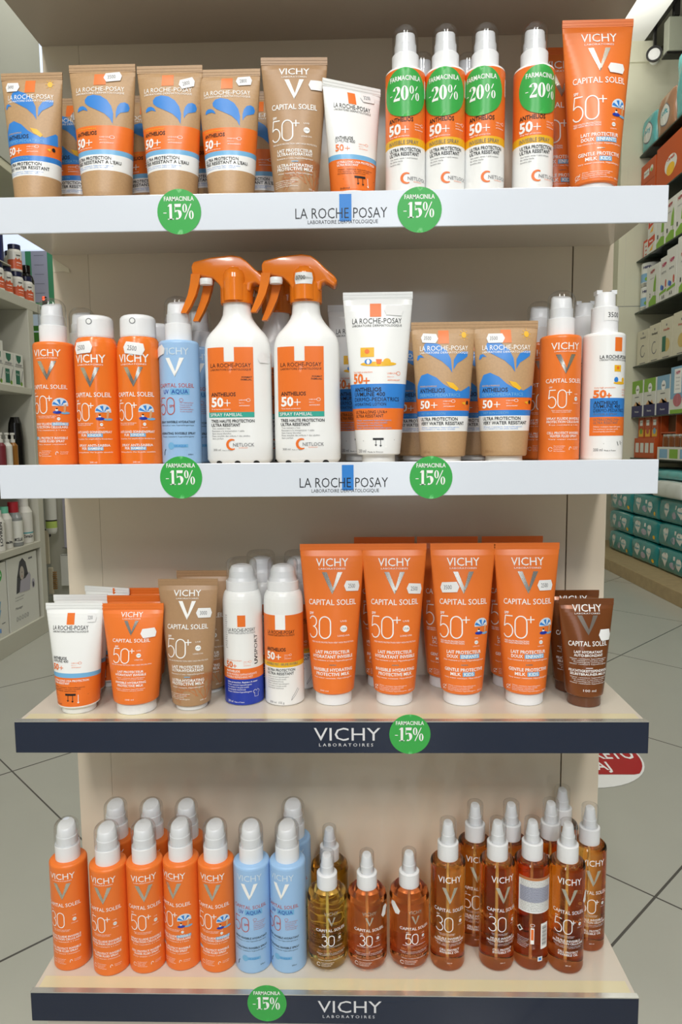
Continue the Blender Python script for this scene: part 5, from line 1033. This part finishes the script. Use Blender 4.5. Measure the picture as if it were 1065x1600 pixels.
# nappy packs stacked on the plinth
def nap_side():
    A = Art(); heart(A, -90, 90, 52, m_box, 2); heart(A, 110, 84, 46, m_box, 2); A.disc(20, 60, 36, 24, m_lav, 1); A.rect(30, 52, 100, 126, m_box, 2); A.disc(170, 40, 14, 14, m_yel, 2); A.T('Pampers', -90, 86, 16, 70, m_tealb, bold=.03, lay=4); A.T('Pampers', 110, 80, 14, 62, m_tealb, bold=.03, lay=4); return A
def nap_front(): A = Art(); A.rect(-130, 130, 66, 76, m_box, 2); A.rect(-60, -30, 92, 120, m_lav, 2); A.rect(-130, 130, 20, 60, mat('deep_teal_print', (10, 92, 100), .3), 1); return A
ord_ = ('bottom', 'second from the bottom', 'third from the bottom')
for j in range(3):
    for i in range(3):
        pack('nappy_pack', 'teal nappy pack, %s layer, %s stack from the near corner' % (ord_[j], ('first', 'second', 'third')[i]), 'teal nappy packs on the wooden plinth', 2.10, 2.42, 3.42 + .46 * i, 3.87 + .46 * i, -.865 + .166 * j, -.702 + .166 * j, m_teald, nap_side(), nap_front())
for j in range(3): pack('nappy_pack', 'teal nappy pack at the right photo edge, %s layer' % ord_[j], 'teal nappy packs at the right photo edge', 2.07, 2.40, 2.90, 3.30, -.865 + .166 * j, -.702 + .166 * j, m_teald, nap_side(), nap_front())
pack('wipes_pack', 'pale green and turquoise pack lying on the far nappy stack', 'packs on top of the nappy stacks', 2.10, 2.35, 3.98, 4.42, -.365, -.18, m_turq, nap_side())
pack('wipes_pack', 'turquoise pack at the far end on top of the nappy stacks', 'packs on top of the nappy stacks', 2.10, 2.35, 4.5, 4.78, -.365, -.20, m_turq, nap_side())
m_cell = mat('clear_white_film', (216, 220, 216), .15, coat=.8, bump=1.0, nscale=20)
pack('cotton_pack', 'crumpled white plastic pack lying on the near nappy stack', 'packs on top of the nappy stacks', 2.06, 2.34, 3.46, 3.92, -.365, -.25, m_cell)
pack('wipes_pack', 'flat pale turquoise pack above the crumpled white one', 'packs on top of the nappy stacks', 2.10, 2.36, 3.50, 3.94, -.248, -.18, m_turq)
# round floor notice
g = G(); n = 48; cx, cy, rr = .70, 1.205, .205
g.add([(cx + rr * math.cos(2 * PI * k / n), cy + rr * math.sin(2 * PI * k / n), FZ + .0012) for k in range(n)], [tuple(range(n))], m_white)
m_rdf = mat('red_floor_vinyl', (176, 34, 40), .3)
pts = [(cx + rr * .97 * math.cos(2 * PI * k / n), cy + rr * .97 * math.sin(2 * PI * k / n)) for k in range(n)]; yc = cy - rr * .62
g.add([(x, max(y, yc), FZ + .0022) for x, y in pts], [tuple(range(n))], m_rdf)
A = Art(); A.T('PAKETO', 95, -28, 60, 180, m_wprint, bold=.02); A.T('NAJ', 48, -100, 50, 76, m_wprint, bold=.02)
for vs, fs, m_, lay in A.p: g.add([(cx + x / 1000, cy + y / 1000, FZ + .0028) for x, y in vs], fs, m_, False)
tag(g.build('floor_notice'), 'round red and white notice stuck to the floor behind the display', 'floor sticker')
# spotlight and fixture box
t = thing('spotlight', 'black and white track spotlight under the ceiling edge', 'spotlight', None, (2.125, 4.28, 2.675))
g = G(); lathe(g, [(.03, -.06), (.036, -.05), (.04, .02)], m_blk, 26, [(-.06, -.01, m_box)]); o = g.build('lamp_body', t); o.rotation_euler = (R(90), 0, R(-25))
g = G(); lathe(g, [(.048, .02), (.052, .024), (.052, .036), (.042, .036), (.038, .026)], m_blk, 30); o = g.build('rim', t); o.rotation_euler = (R(90), 0, R(-25))
g = G(); lathe(g, [(.04, .024), (.038, .028)], mat('lens_white', (210, 210, 206), .2), 26); o = g.build('lens', t); o.rotation_euler = (R(90), 0, R(-25))
g = G(); bbox(g, -.01, .01, -.01, .01, .04, .20, m_blk, .003); g.build('bracket', t)
t = thing('track_box', 'grey rectangular lighting fixture hanging right of the spotlight', 'light fixture', None, (2.165, 4.05, 2.66)); g = G(); bbox(g, -.06, .06, -.04, .04, -.09, .12, mat('fixture_grey', (128, 130, 114), .5), .004); g.build('fixture_body', t); g = G(); bbox(g, -.066, .062, -.03, .05, -.105, -.091, m_blk, .002); g.build('black_base', t)
g = G(); bbox(g, -.02, .02, -.015, .015, .14, .26, m_blk, .003); g.build('bracket', t)
g = G(); bbox(g, 2.103, 2.135, 1.2, 4.38, 2.845, 2.90, m_blk, .002); tag(g.build('light_track'), 'black lighting track running along the ceiling edge at upper right', 'light track')
# narrow mirror frame on the far wall
t = thing('narrow_mirror', 'tall narrow grey panel with black frame behind the right post', 'mirror', None, (2.05, 5.28, .3)); g = G(); box(g, -.12, .14, -.01, .01, -.6, 1.16, m_blk); g.build('frame', t); g = G(); box(g, -.10, .09, -.014, -.011, -.58, 1.13, mat('mirror_grey', (150, 156, 146), .1, metal=.6)); g.build('glass', t)
# white panel at the upper left far side, brightness added as glow in its material
g = G(); box(g, -2.30, -1.78, 3.40, 3.43, 1.2, 2.75, mat('white_panel_glow', (214, 226, 250), .4, emit=.9)); tag(g.build('glowing_panel'), 'white panel with added glow beyond the upper left cabinet', 'sign')
